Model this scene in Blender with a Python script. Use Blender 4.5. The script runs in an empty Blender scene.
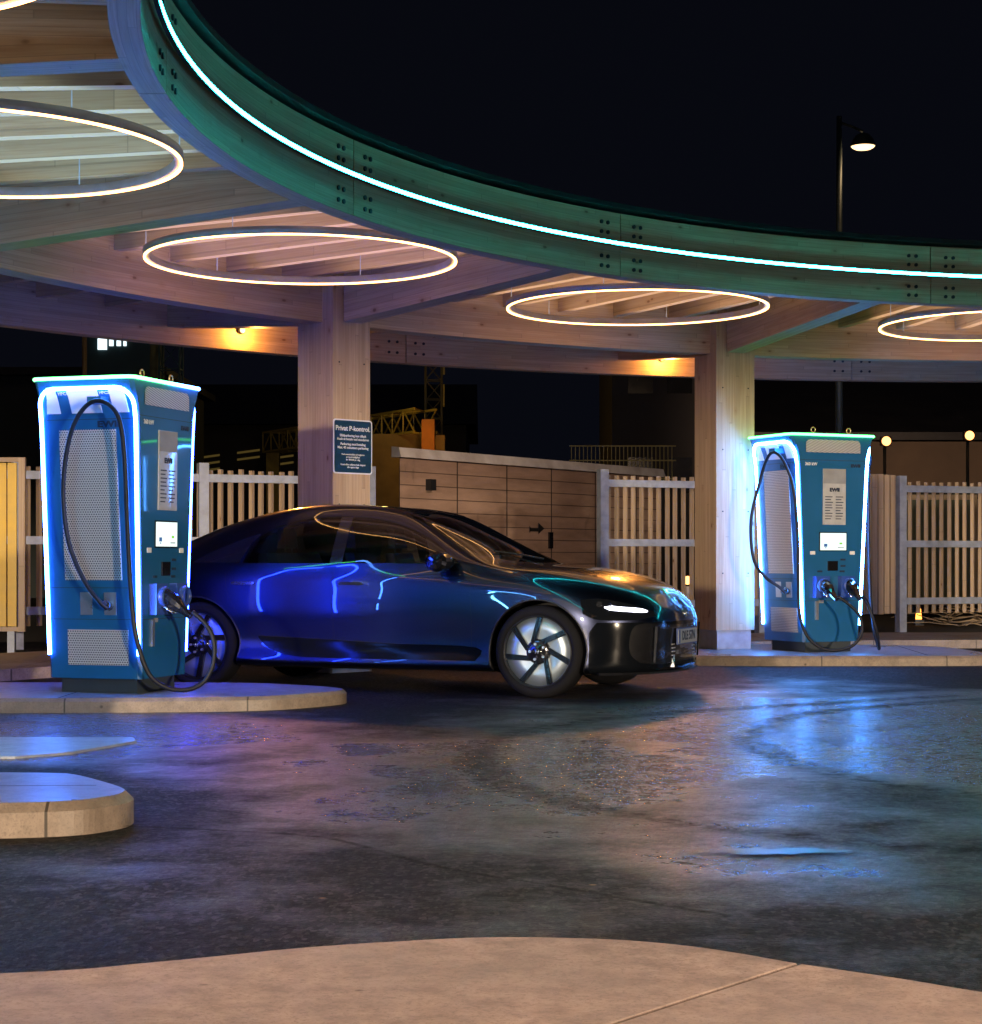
import bpy, math, random
import numpy as np
from mathutils import Vector, Matrix
random.seed(7)
R = math.radians
sc = bpy.context.scene
col = sc.collection

# ------------------------------------------------------------------ helpers
class MB:
    """collects geometry (with a uv map in metres) for ONE mesh object"""
    def __init__(s):
        s.v = []; s.f = []; s.uv = []; s.m = []; s.sm = []
    def face(s, pts, uv=None, m=0, smooth=False):
        b = len(s.v); s.v += [tuple(p) for p in pts]
        s.f.append(tuple(range(b, b+len(pts))))
        s.uv.append(uv if uv else [(p[0], p[1]) for p in pts]); s.m.append(m); s.sm.append(smooth)
    def hexa(s, a, b, m=0):
        """box between end quads a and b (4 points each, same order); u runs a to b"""
        L = (Vector(a[0])-Vector(b[0])).length
        r = random.random()*20; off = random.randint(0, 50)*0.04
        for i in range(4):
            j = (i+1) % 4
            w = (Vector(a[i])-Vector(a[j])).length
            s.face([a[i], b[i], b[j], a[j]], [(r, off), (r+L, off), (r+L, off+w), (r, off+w)], m)
            off += w+0.04*random.randint(1, 9)
        for q, rev in ((a, 0), (b, 1)):
            w = (Vector(q[0])-Vector(q[1])).length; h = (Vector(q[1])-Vector(q[2])).length
            p = list(q) if not rev else list(q)[::-1]
            s.face(p, [(r, off), (r+.02, off+w), (r+.02+.02, off+w), (r+.02, off)], m)
    def beam(s, p0, p1, w, h, m=0, h1=None, top=True):
        """horizontal-ish beam; p0,p1 = centre of the UNDERSIDE (top=True builds upward h)"""
        p0 = Vector(p0); p1 = Vector(p1); d = p1-p0; d.z = 0; d.normalize()
        n = Vector((-d.y, d.x, 0))*(w/2); h1 = h if h1 is None else h1
        def q(p, hh): return [p-n, p+n, p+n+Vector((0, 0, hh)), p-n+Vector((0, 0, hh))]
        s.hexa(q(p0, h), q(p1, h1), m)
    def box(s, c, sz, rz=0, m=0):
        cx, cy, cz = c; x, y, z = sz[0]/2, sz[1]/2, sz[2]/2
        ca, sa = math.cos(rz), math.sin(rz)
        def T(a, b, d): return (cx+a*ca-b*sa, cy+a*sa+b*ca, cz+d)
        if x >= max(y, z):
            s.hexa([T(-x, -y, -z), T(-x, y, -z), T(-x, y, z), T(-x, -y, z)], [T(x, -y, -z), T(x, y, -z), T(x, y, z), T(x, -y, z)], m)
        elif y >= z:
            s.hexa([T(-x, -y, -z), T(x, -y, -z), T(x, -y, z), T(-x, -y, z)], [T(-x, y, -z), T(x, y, -z), T(x, y, z), T(-x, y, z)], m)
        else:
            s.hexa([T(-x, -y, -z), T(x, -y, -z), T(x, y, -z), T(-x, y, -z)], [T(-x, -y, z), T(x, -y, z), T(x, y, z), T(-x, y, z)], m)
    def bar(s, p0, p1, w, m=0, n=4):
        s.tube([p0, p1], w/2, n, m, smooth=(n > 4))
    def prism(s, poly, z0, z1, m=0, bev=0, topm=None):
        n = len(poly); cx = sum(p[0] for p in poly)/n; cy = sum(p[1] for p in poly)/n
        top = poly
        if bev:
            top = []
            for i in range(n):
                a = Vector(poly[i-1]).to_2d() if False else Vector((poly[i-1][0], poly[i-1][1])); b = Vector((poly[i][0], poly[i][1])); c = Vector((poly[(i+1) % n][0], poly[(i+1) % n][1]))
                e1 = (b-a).normalized(); e2 = (c-b).normalized()
                n1 = Vector((-e1.y, e1.x)); n2 = Vector((-e2.y, e2.x)); nn = (n1+n2).normalized()
                k = bev/max(.4, nn.dot(n1)); t = b+nn*k; top.append((t.x, t.y))
            zb = z1-bev
        else: zb = z1
        L = 0
        for i in range(n):
            j = (i+1) % n; a, b = poly[i], poly[j]; d = math.hypot(a[0]-b[0], a[1]-b[1])
            s.face([(a[0], a[1], z0), (b[0], b[1], z0), (b[0], b[1], zb), (a[0], a[1], zb)], [(L, z0), (L+d, z0), (L+d, zb), (L, zb)], m)
            if bev:
                s.face([(a[0], a[1], zb), (b[0], b[1], zb), (top[j][0], top[j][1], z1), (top[i][0], top[i][1], z1)], None, m)
            L += d
        s.face([(p[0], p[1], z1) for p in top], None, m if topm is None else topm)
    def tube(s, pts, r, n=8, m=0, smooth=True, closed=False, rs=None, cap=True):
        P = [Vector(p) for p in pts]; N = len(P); rings = []
        up = None
        for i in range(N):
            if closed: t = (P[(i+1) % N]-P[i-1])
            else: t = (P[min(i+1, N-1)]-P[max(i-1, 0)])
            t.normalize()
            if up is None:
                up = Vector((0, 0, 1)) if abs(t.z) < .9 else Vector((1, 0, 0))
            a = t.cross(up)
            if a.length < 1e-6: a = t.cross(Vector((0, 1, 0)))
            a.normalize(); b = a.cross(t); up = b
            rr = rs[i] if rs else r
            rings.append([P[i]+(a*math.cos(2*math.pi*(k+.5)/n)+b*math.sin(2*math.pi*(k+.5)/n))*rr for k in range(n)])
        base = len(s.v)
        for rg in rings: s.v += [tuple(p) for p in rg]
        M = N if closed else N-1
        L = 0
        for i in range(M):
            j = (i+1) % N; d = (P[j]-P[i]).length
            for k in range(n):
                k2 = (k+1) % n
                s.f.append((base+i*n+k, base+i*n+k2, base+j*n+k2, base+j*n+k)); w = .04
                s.uv.append([(L, k*w), (L, k*w+w), (L+d, k*w+w), (L+d, k*w)]); s.m.append(m); s.sm.append(smooth)
            L += d
        if not closed and cap:
            for i, rev in ((0, 0), (N-1, 1)):
                idx = [base+i*n+k for k in range(n)]
                if not rev: idx = idx[::-1]
                s.f.append(tuple(idx)); s.uv.append([(0, 0)]*n); s.m.append(m); s.sm.append(False)
    def lathe(s, prof, c, ax='y', n=40, m=0, smooth=True, arc=None):
        """prof: list of (axial, radius) along axis through c"""
        b = len(s.v); c = Vector(c)
        a0, a1 = arc if arc else (0, 2*math.pi)
        cnt = n if not arc else n+1
        for (a, r) in prof:
            for k in range(cnt):
                t = a0+(a1-a0)*k/n
                if ax == 'y': p = c+Vector((r*math.cos(t), a, r*math.sin(t)))
                elif ax == 'z': p = c+Vector((r*math.cos(t), r*math.sin(t), a))
                else: p = c+Vector((a, r*math.cos(t), r*math.sin(t)))
                s.v.append(tuple(p))
        for i in range(len(prof)-1):
            for k in range(n):
                k2 = (k+1) % cnt if not arc else k+1
                s.f.append((b+i*cnt+k, b+i*cnt+k2, b+(i+1)*cnt+k2, b+(i+1)*cnt+k)); s.uv.append([(0, 0)]*4); s.m.append(m); s.sm.append(smooth)
    def disc(s, c, r, ax='y', n=32, m=0):
        c = Vector(c); pts = []
        for k in range(n):
            t = 2*math.pi*k/n
            if ax == 'y': pts.append(c+Vector((r*math.cos(t), 0, r*math.sin(t))))
            elif ax == 'z': pts.append(c+Vector((r*math.cos(t), r*math.sin(t), 0)))
            else: pts.append(c+Vector((0, r*math.cos(t), r*math.sin(t))))
        s.face(pts, [(0, 0)]*n, m)
    def arcwall(s, C, r0, r1, z0, z1, a0, a1, n, m=0):
        """curved beam: annular sector, angles in radians"""
        u0 = random.random()*5; T = r1-r0; H = z1-z0
        for i in range(n):
            t0 = a0+(a1-a0)*i/n; t1 = a0+(a1-a0)*(i+1)/n
            def p(r, t, z): return (C[0]+r*math.cos(t), C[1]+r*math.sin(t), z)
            ua = u0+r0*abs(t0-a0); ub = u0+r0*abs(t1-a0)
            s.face([p(r0, t0, z0), p(r0, t1, z0), p(r0, t1, z1), p(r0, t0, z1)], [(ua, 0), (ub, 0), (ub, H), (ua, H)], m, True)
            s.face([p(r1, t1, z0), p(r1, t0, z0), p(r1, t0, z1), p(r1, t1, z1)], [(ub, 1), (ua, 1), (ua, 1+H), (ub, 1+H)], m, True)
            s.face([p(r1, t0, z0), p(r1, t1, z0), p(r0, t1, z0), p(r0, t0, z0)], [(ua, 2), (ub, 2), (ub, 2+T), (ua, 2+T)], m)
            s.face([p(r0, t0, z1), p(r0, t1, z1), p(r1, t1, z1), p(r1, t0, z1)], [(ua, 3), (ub, 3), (ub, 3+T), (ua, 3+T)], m)
        for t, rev in ((a0, 0), (a1, 1)):
            q = [p(r0, t, z0), p(r0, t, z1), p(r1, t, z1), p(r1, t, z0)]
            s.face(q[::-1] if rev else q, [(0, 0), (0, H), (T, H), (T, 0)], m)
    def build(s, name, mats, parent=None, loc=None):
        me = bpy.data.meshes.new(name)
        me.from_pydata(s.v, [], s.f)
        if not isinstance(mats, (list, tuple)): mats = [mats]
        for x in mats: me.materials.append(x)
        me.polygons.foreach_set('material_index', s.m)
        me.polygons.foreach_set('use_smooth', s.sm)
        uvl = me.uv_layers.new(name='UVMap'); flat = []
        for u in s.uv:
            for a in u: flat += [a[0], a[1]]
        uvl.data.foreach_set('uv', flat)
        me.update()
        o = bpy.data.objects.new(name, me); col.objects.link(o)
        if parent: o.parent = parent
        if loc: o.location = loc
        return o

def build_each(m, name, mat, parent):
    '''one object per connected piece of the tubes collected in m'''
    par = list(range(len(m.v)))
    def fd_(i):
        while par[i] != i: par[i] = par[par[i]]; i = par[i]
        return i
    for f in m.f:
        for k in f[1:]: par[fd_(k)] = fd_(f[0])
    gr = {}
    for fi, f in enumerate(m.f): gr.setdefault(fd_(f[0]), []).append(fi)
    out = []
    for fs in gr.values():
        q = MB(); mp = {}
        for fi in fs:
            for k in m.f[fi]:
                if k not in mp: mp[k] = len(q.v); q.v.append(m.v[k])
            q.f.append(tuple(mp[k] for k in m.f[fi])); q.uv.append(m.uv[fi]); q.m.append(m.m[fi]); q.sm.append(m.sm[fi])
        out.append(q.build(name, mat, parent))
    return out
def tag(o, label=None, cat=None, group=None, kind=None):
    if label: o['label'] = label
    if cat: o['category'] = cat
    if group: o['group'] = group
    if kind: o['kind'] = kind
    return o
def empty(name, loc=(0, 0, 0), rz=0):
    o = bpy.data.objects.new(name, None); col.objects.link(o); o.location = loc; o.rotation_euler = (0, 0, rz); return o
def copy_tree(o, parent=None):
    c = o.copy(); col.objects.link(c)
    if parent: c.parent = parent
    for ch in o.children: copy_tree(ch, c)
    return c
def text(name, body, size, mat, parent, X, Y, origin, align='CENTER', bold=0.0, depth=0.0008, sx=1.0):
    cu = bpy.data.curves.new(name, 'FONT'); cu.body = body; cu.size = size; cu.align_x = align; cu.align_y = 'CENTER'
    cu.extrude = depth; cu.offset = bold; cu.resolution_u = 2
    tmp = bpy.data.objects.new('t', cu); col.objects.link(tmp)
    dg = bpy.context.evaluated_depsgraph_get()
    me = bpy.data.meshes.new_from_object(tmp.evaluated_get(dg)); me.name = name
    bpy.data.objects.remove(tmp); bpy.data.curves.remove(cu)
    X = Vector(X).normalized(); Y = Vector(Y).normalized(); Z = X.cross(Y)
    M = Matrix((X, Y, Z)).transposed().to_4x4(); M.translation = Vector(origin)
    me.transform(M @ Matrix.Diagonal((sx, 1, 1, 1)))
    me.materials.clear(); me.materials.append(mat)
    o = bpy.data.objects.new(name, me); col.objects.link(o)
    if parent: o.parent = parent
    return o
def light(name, kind, loc, power, color, size=.1, target=None, size_y=None, spread=None, spot=None):
    l = bpy.data.lights.new(name, kind); l.energy = power; l.color = color
    if kind == 'AREA':
        l.size = size
        if size_y: l.shape = 'RECTANGLE'; l.size_y = size_y
        if spread: l.spread = spread
    elif kind == 'SUN': l.angle = size
    else: l.shadow_soft_size = size
    if kind == 'SPOT': l.spot_size = spot or R(90); l.spot_blend = .8
    o = bpy.data.objects.new(name, l); col.objects.link(o); o.location = loc
    if target: o.rotation_euler = (Vector(target)-Vector(loc)).to_track_quat('-Z', 'Y').to_euler()
    return o

# ------------------------------------------------------------------ materials
class NT:
    def __init__(s, name):
        s.mat = bpy.data.materials.new(name); s.mat.use_nodes = True
        s.t = s.mat.node_tree; s.t.nodes.clear()
        s.out = s.t.nodes.new('ShaderNodeOutputMaterial')
    def n(s, typ, ins=None, **kw):
        x = s.t.nodes.new(typ)
        for k, v in kw.items(): setattr(x, k, v)
        if ins:
            for k, v in ins.items():
                if isinstance(v, bpy.types.NodeSocket): s.t.links.new(v, x.inputs[k])
                else: x.inputs[k].default_value = v
        return x
    def math(s, op, a, b=0.0, c=None, clamp=False):
        d = {0: a, 1: b}
        if c is not None: d[2] = c
        return s.n('ShaderNodeMath', d, operation=op, use_clamp=clamp).outputs[0]
    def mix(s, f, a, b):
        x = s.n('ShaderNodeMix', data_type='RGBA')
        for i, v in ((0, f), (6, a), (7, b)):
            if isinstance(v, bpy.types.NodeSocket): s.t.links.new(v, x.inputs[i])
            else: x.inputs[i].default_value = v if i == 0 else (tuple(v)+(1,))[:4]
        return x.outputs[2]
    def ramp(s, f, stops):
        x = s.n('ShaderNodeValToRGB', {0: f}); e = x.color_ramp.elements
        while len(e) < len(stops): e.new(.5)
        for q, (p, c) in zip(e, stops):
            q.position = p; q.color = (c, c, c, 1) if not isinstance(c, tuple) else (tuple(c)+(1,))[:4]
        return x.outputs[0]
    def noise(s, vec, scale, detail=4, rough=.55):
        return s.n('ShaderNodeTexNoise', {'Vector': vec, 'Scale': scale, 'Detail': detail, 'Roughness': rough}).outputs[0]
    def mapping(s, vec, scale=(1, 1, 1), loc=(0, 0, 0)):
        return s.n('ShaderNodeMapping', {0: vec, 'Scale': scale, 'Location': loc}).outputs[0]
    def bump(s, h, strength=.3, dist=.01):
        return s.n('ShaderNodeBump', {'Height': h, 'Strength': strength, 'Distance': dist}).outputs[0]
    def finish(s, base, rough=.5, metal=0.0, normal=None, coat=0.0, coat_rough=.03, spec=.5, emis=None, es=0.0):
        b = s.n('ShaderNodeBsdfPrincipled')
        def st(k, v):
            if isinstance(v, bpy.types.NodeSocket): s.t.links.new(v, b.inputs[k])
            elif isinstance(v, (tuple, list)): b.inputs[k].default_value = (tuple(v)+(1,))[:4]
            else: b.inputs[k].default_value = v
        st('Base Color', base); st('Roughness', rough); st('Metallic', metal); st('Coat Weight', coat); st('Coat Roughness', coat_rough)
        st('Specular IOR Level', spec)
        if normal is not None: st('Normal', normal)
        if emis is not None: st('Emission Color', emis); st('Emission Strength', es)
        s.t.links.new(b.outputs[0], s.out.inputs[0]); return s.mat

def simple(name, c, rough=.5, metal=0.0, var=.15, scale=6, coat=0.0, bump=.0):
    t = NT(name); tc = t.n('ShaderNodeTexCoord').outputs['Object']
    nz = t.noise(tc, scale, 5)
    f = t.ramp(nz, [(.3, 0.0), (.7, 1.0)])
    a = tuple(x*(1-var) for x in c); b = tuple(min(1, x*(1+var)) for x in c)
    r = t.math('MULTIPLY_ADD', nz, rough*.5, rough*.75)
    nrm = t.bump(t.noise(tc, scale*12, 3), bump, .003) if bump else None
    return t.finish(t.mix(f, a, b), r, metal, nrm, coat)
def emit(name, c, s):
    t = NT(name); e = t.n('ShaderNodeEmission', {0: tuple(c)+(1,), 1: s}); t.t.links.new(e.outputs[0], t.out.inputs[0]); return t.mat

def wood(name, base, dark=.72, lam=.04, knots=True, rough=.55):
    t = NT(name); uv = t.n('ShaderNodeUVMap').outputs[0]
    sp = t.n('ShaderNodeSeparateXYZ', {0: uv}); u, v = sp.outputs[0], sp.outputs[1]
    lv = t.math('DIVIDE', v, lam); li = t.math('FLOOR', lv); lf = t.math('FRACT', lv)
    uu = t.math('ADD', t.math('DIVIDE', u, 1.9), t.math('MULTIPLY', li, .37)); ui = t.math('FLOOR', uu)
    uf = t.math('FRACT', uu)
    cell = t.n('ShaderNodeCombineXYZ', {0: ui, 1: li, 2: 0.0}).outputs[0]
    wn = t.n('ShaderNodeTexWhiteNoise', {0: cell}, noise_dimensions='3D').outputs[0]
    gv = t.n('ShaderNodeCombineXYZ', {0: t.math('MULTIPLY', u, 2.0), 1: t.math('MULTIPLY', v, 70.0), 2: t.math('MULTIPLY', wn, 30.0)}).outputs[0]
    g = t.noise(gv, 1.0, 4, .6)
    b2 = tuple(x*dark for x in base)
    c = t.mix(t.math('MULTIPLY', wn, .75), base, b2)
    c = t.mix(t.ramp(g, [(.42, 0.0), (.7, .6)]), c, tuple(x*y for x, y in zip(base, (.62, .5, .4))))
    line = t.math('LESS_THAN', lf, .07); fj = t.math('LESS_THAN', uf, .004)
    c = t.mix(t.math('MULTIPLY', line, .45), c, tuple(x*.35 for x in base))
    c = t.mix(t.math('MULTIPLY', fj, .5), c, tuple(x*.4 for x in base))
    if knots:
        kv = t.n('ShaderNodeCombineXYZ', {0: t.math('MULTIPLY', u, 3.2), 1: t.math('MULTIPLY', v, 7.0), 2: 0.0}).outputs[0]
        vo = t.n('ShaderNodeTexVoronoi', {'Vector': kv, 'Scale': 1.0, 'Randomness': 1.0})
        d = vo.outputs['Distance']; sel = t.n('ShaderNodeSeparateColor', {0: vo.outputs['Color']}).outputs[0]
        k = t.math('MULTIPLY', t.ramp(d, [(.05, 1.0), (.1, 0.0)]), t.math('GREATER_THAN', sel, .35))
        c = t.mix(k, c, (.11, .055, .025))
        halo = t.math('MULTIPLY', t.ramp(d, [(.08, .4), (.22, 0.0)]), t.math('GREATER_THAN', sel, .35))
        c = t.mix(halo, c, tuple(x*y for x, y in zip(base, (.6, .45, .35))))
    nrm = t.bump(t.math('SUBTRACT', g, t.math('MULTIPLY', line, .8)), .25, .003)
    return t.finish(c, rough, 0, nrm)

M = {}
M['glulam'] = wood('glulam', (.56, .42, .27))
M['joistwood'] = wood('joistwood', (.52, .38, .235), lam=.2)
M['deckwood'] = wood('deckwood', (.42, .31, .19), lam=.12)
M['slatwood'] = wood('slatwood', (.50, .38, .25), lam=.5)
M['yellowboard'] = simple('yellowboard', (.72, .47, .06), .5, var=.1)
M['galv'] = simple('galv', (.34, .38, .46), .55, .3, .2, 9)
M['darkmetal'] = simple('darkmetal', (.035, .038, .045), .45, .6)
M['flashing'] = simple('flashing', (.05, .06, .065), .4, .7)
M['rubber'] = simple('rubber', (.010, .010, .012), .85, 0, .2, 30, bump=.1)
M['blackgloss'] = simple('blackgloss', (.008, .008, .01), .12, 0, .1, 3, coat=1.0)
M['blackmatt'] = simple('blackmatt', (.012, .012, .013), .7)
M['cable'] = simple('cable', (.004, .005, .010), .5, 0, .1, 20)
M['plinth'] = simple('plinth', (.03, .04, .045), .6)
M['chargerblue'] = simple('chargerblue', (.008, .105, .26), .38, .0, .06, 4, coat=.35)
M['chargerband'] = simple('chargerband', (.01, .12, .30), .36, .1, .06, 4)
M['offwhite'] = simple('offwhite', (.75, .77, .8), .45, 0, .05)
M['paper'] = simple('paper', (.45, .46, .47), .35, 0, .12, 14, coat=.6)
M['inkdark'] = simple('inkdark', (.01, .02, .05), .5)
M['silver'] = simple('silver', (.68, .7, .74), .3, .9, .08, 12)
M['brightmetal'] = simple('brightmetal', (.75, .76, .8), .2, 1.0, .05, 12)
M['aero'] = simple('aero', (.42, .50, .58), .36, .8, .08, 10)
M['brownwall'] = None

# perforated sheet
def perforated():
    t = NT('perforated'); uv = t.n('ShaderNodeUVMap').outputs[0]
    sp = t.n('ShaderNodeSeparateXYZ', {0: uv}); p = .019
    v = t.math('DIVIDE', sp.outputs[1], p*.87); row = t.math('FLOOR', v); vf = t.math('SUBTRACT', t.math('FRACT', v), .5)
    u = t.math('ADD', t.math('DIVIDE', sp.outputs[0], p), t.math('MULTIPLY', t.math('MODULO', row, 2.0), .5))
    uf = t.math('SUBTRACT', t.math('FRACT', u), .5)
    d = t.math('SQRT', t.math('ADD', t.math('MULTIPLY', uf, uf), t.math('MULTIPLY', vf, vf)))
    h = t.math('LESS_THAN', d, .29)
    m = t.math('SUBTRACT', 1.0, h)
    return t.finish(t.mix(h, (.66, .62, .58), (.012, .014, .02)), .42, t.math('MULTIPLY', m, .35), None, 0)
M['perf'] = perforated()
def louvre():
    t = NT('louvre'); uv = t.n('ShaderNodeUVMap').outputs[0]
    sp = t.n('ShaderNodeSeparateXYZ', {0: uv})
    s = t.math('FRACT', t.math('DIVIDE', t.math('ADD', sp.outputs[1], t.math('MULTIPLY', sp.outputs[0], .25)), .016))
    h = t.math('LESS_THAN', s, .4)
    return t.finish(t.mix(h, (.6, .6, .6), (.22, .23, .25)), .45, .3, t.bump(s, .4, .004))
M['louvre'] = louvre()

def concrete(name, c, wet=.55):
    t = NT(name); tc = t.n('ShaderNodeTexCoord').outputs['Object']
    a = t.noise(tc, 1.3, 5); b = t.noise(tc, 9, 6, .7); f = t.noise(tc, 85, 3, .8)
    x = t.mix(t.ramp(a, [(.3, 0.0), (.7, 1.0)]), tuple(v*.62 for v in c), c)
    x = t.mix(t.ramp(b, [(.40, 0.0), (.66, .9)]), x, tuple(v*.5 for v in c))
    x = t.mix(t.ramp(f, [(.5, 0.0), (.66, .65)]), x, tuple(v*.4 for v in c))
    vo = t.n('ShaderNodeTexVoronoi', {'Vector': tc, 'Scale': 3.7}); dots = t.ramp(vo.outputs['Distance'], [(.025, 1.0), (.06, 0.0)])
    x = t.mix(t.math('MULTIPLY', dots, .8), x, (.02, .015, .01))
    r = t.ramp(a, [(.3, wet*.6), (.7, wet*1.25)])
    if name == 'concrete':
        sx = t.n('ShaderNodeSeparateXYZ', {0: tc}).outputs[0]; jf = t.math('FRACT', t.math('ADD', t.math('DIVIDE', sx, 1.23), .37))
        x = t.mix(t.math('MULTIPLY', t.math('LESS_THAN', jf, .009), .85), x, (.02, .017, .014))
    return t.finish(x, r, 0, t.bump(t.math('ADD', b, t.math('MULTIPLY', f, .7)), .35, .004))
M['concrete'] = concrete('concrete', (.36, .28, .22))
M['paving'] = concrete('paving', (.50, .41, .36), .8)
M['slab'] = concrete('slab', (.42, .43, .45), .38)

def asphalt():
    t = NT('asphalt'); tc = t.n('ShaderNodeTexCoord').outputs['Object']
    big = t.noise(t.mapping(tc, (1, .6, 1)), .38, 4, .6); mid = t.noise(tc, 2.3, 5, .65); ag = t.noise(tc, 58, 3, .8); ag2 = t.noise(tc, 13, 4, .7)
    sheen = t.ramp(t.math('ADD', t.math('MULTIPLY', big, .6), t.math('MULTIPLY', mid, .4)), [(.36, 0.0), (.62, 1.0)])
    base = t.mix(t.ramp(ag, [(.35, 0.0), (.75, 1.0)]), (.004, .004, .0045), (.045, .041, .037))
    base = t.mix(t.ramp(mid, [(.35, 0.0), (.8, .6)]), base, (.018, .017, .017))
    vo = t.n('ShaderNodeTexVoronoi', {'Vector': tc, 'Scale': 24}); st = t.ramp(vo.outputs['Distance'], [(.05, 1.0), (.12, 0.0)])
    base = t.mix(t.math('MULTIPLY', st, t.math('GREATER_THAN', ag2, .56)), base, (.20, .17, .14))
    v2 = t.n('ShaderNodeTexVoronoi', {'Vector': t.mapping(tc, (1, .55, 1)), 'Scale': 62, 'Randomness': 1.0}); sc_ = t.n('ShaderNodeSeparateColor', {0: v2.outputs['Color']}).outputs[0]
    stone = t.math('POWER', sc_, 3.0)
    base = t.mix(t.math('MULTIPLY', stone, .5), base, (.15, .135, .12))
    base = t.mix(t.ramp(t.noise(tc, .55, 5, .65), [(.38, 0.0), (.62, .55)]), base, (.010, .010, .011))
    v3 = t.n('ShaderNodeTexVoronoi', {'Vector': tc, 'Scale': 2.6}); base = t.mix(t.ramp(v3.outputs['Distance'], [(.022, .9), (.04, 0.0)]), base, (.28, .17, .07))
    r = t.math('MULTIPLY_ADD', sheen, .16, .16)
    r = t.math('ADD', r, t.math('MULTIPLY', t.math('SUBTRACT', t.math('ADD', ag2, ag), 1.0), .45))
    # where the surface stays damp: two broad patches with ragged edges
    sp = t.n('ShaderNodeSeparateXYZ', {0: tc}); X, Y = sp.outputs[0], sp.outputs[1]
    def blob(cx, cy, rx, ry):
        a = t.math('DIVIDE', t.math('SUBTRACT', X, cx), rx); b = t.math('DIVIDE', t.math('SUBTRACT', Y, cy), ry)
        return t.math('SUBTRACT', 1.0, t.math('SQRT', t.math('ADD', t.math('MULTIPLY', a, a), t.math('MULTIPLY', b, b))))
    w = t.math('MAXIMUM', blob(2.6, 11.2, 3.4, 5.0), blob(-2.6, 11.0, 2.2, 2.2)); w = t.math('MAXIMUM', w, blob(.2, 9.2, 1.9, 2.6)); w = t.math('MAXIMUM', w, t.math('MULTIPLY', blob(1.1, 7.2, 3.0, 2.6), .42))
    wob = t.math('MULTIPLY', t.math('SUBTRACT', t.noise(tc, .9, 6, .62), .5), 1.6)
    wet = t.ramp(t.math('ADD', w, wob), [(.04, 0.0), (.5, 1.0)])
    r = t.math('ADD', t.math('MULTIPLY', r, wet), t.math('MULTIPLY', t.math('SUBTRACT', 1.0, wet), t.math('MULTIPLY_ADD', ag2, .25, .52)))
    spec = t.math('MULTIPLY_ADD', wet, .88, .12)
    pud = t.ramp(t.noise(t.mapping(tc, (1, 1.1, 1), (3.1, 7.7, 0)), .8, 6, .6), [(.70, 0.0), (.74, 1.0)])
    r = t.mix(pud, r, (.05, .05, .05))
    h = t.math('ADD', t.math('MULTIPLY', ag, 1.0), t.math('MULTIPLY', ag2, 1.2))
    h = t.math('ADD', h, t.math('MULTIPLY', mid, 2.0)); h = t.math('ADD', h, t.math('MULTIPLY', sc_, .8))
    bs = t.math('MULTIPLY_ADD', pud, -.6, .75)
    nrm = t.n('ShaderNodeBump', {'Height': h, 'Strength': bs, 'Distance': .018}).outputs[0]
    return t.finish(base, r, 0, nrm, spec=spec)
M['asphalt'] = asphalt()
def tyremark():
    t = NT('tyremark'); uv = t.n('ShaderNodeUVMap').outputs[0]; tc = t.n('ShaderNodeTexCoord').outputs['Object']
    sp = t.n('ShaderNodeSeparateXYZ', {0: uv}); e = t.math('ABSOLUTE', t.math('SUBTRACT', sp.outputs[1], .5))
    n1 = t.noise(tc, 9, 5, .7)
    a = t.math('MULTIPLY', t.ramp(e, [(.12, 1.0), (.5, 0.0)]), t.ramp(n1, [(.36, 0.0), (.62, 1.0)]))
    b = t.n('ShaderNodeBsdfPrincipled', {'Base Color': (.012, .012, .013, 1), 'Roughness': .75, 'Specular IOR Level': .25})
    tr = t.n('ShaderNodeBsdfTransparent'); mx = t.n('ShaderNodeMixShader', {0: t.math('MULTIPLY', a, .6), 1: tr.outputs[0], 2: b.outputs[0]})
    t.t.links.new(mx.outputs[0], t.out.inputs[0]); return t.mat
M['tyremark'] = tyremark()

def paint(name, c, metal=.55, rough=.42):
    t = NT(name); tc = t.n('ShaderNodeTexCoord').outputs['Object']
    fl = t.noise(tc, 900, 2); x = t.mix(t.ramp(fl, [(.4, 0.0), (.75, 1.0)]), c, tuple(v*2.0 for v in c))
    wet = t.noise(tc, 55, 2); 
    return t.finish(x, rough, metal, None, 1.0, .012)
M['paint'] = paint('carpaint', (.024, .029, .056), 1.0, .30)
def glass(name, tint, r=.0):
    t = NT(name); fr = t.n('ShaderNodeFresnel', {0: 1.65}).outputs[0]
    tr = t.n('ShaderNodeBsdfTransparent', {0: tuple(tint)+(1,)}); gl = t.n('ShaderNodeBsdfGlossy', {0: (1, 1, 1, 1), 1: r})
    mx = t.n('ShaderNodeMixShader', {0: fr, 1: tr.outputs[0], 2: gl.outputs[0]}); t.t.links.new(mx.outputs[0], t.out.inputs[0]); return t.mat
M['carglass'] = glass('carglass', (.32, .36, .4))
M['carglassdark'] = glass('carglassdark', (.06, .07, .08))
M['seat'] = simple('seat', (.05, .05, .055), .6)
M['cabin'] = simple('cabin', (.02, .02, .022), .6)

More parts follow.
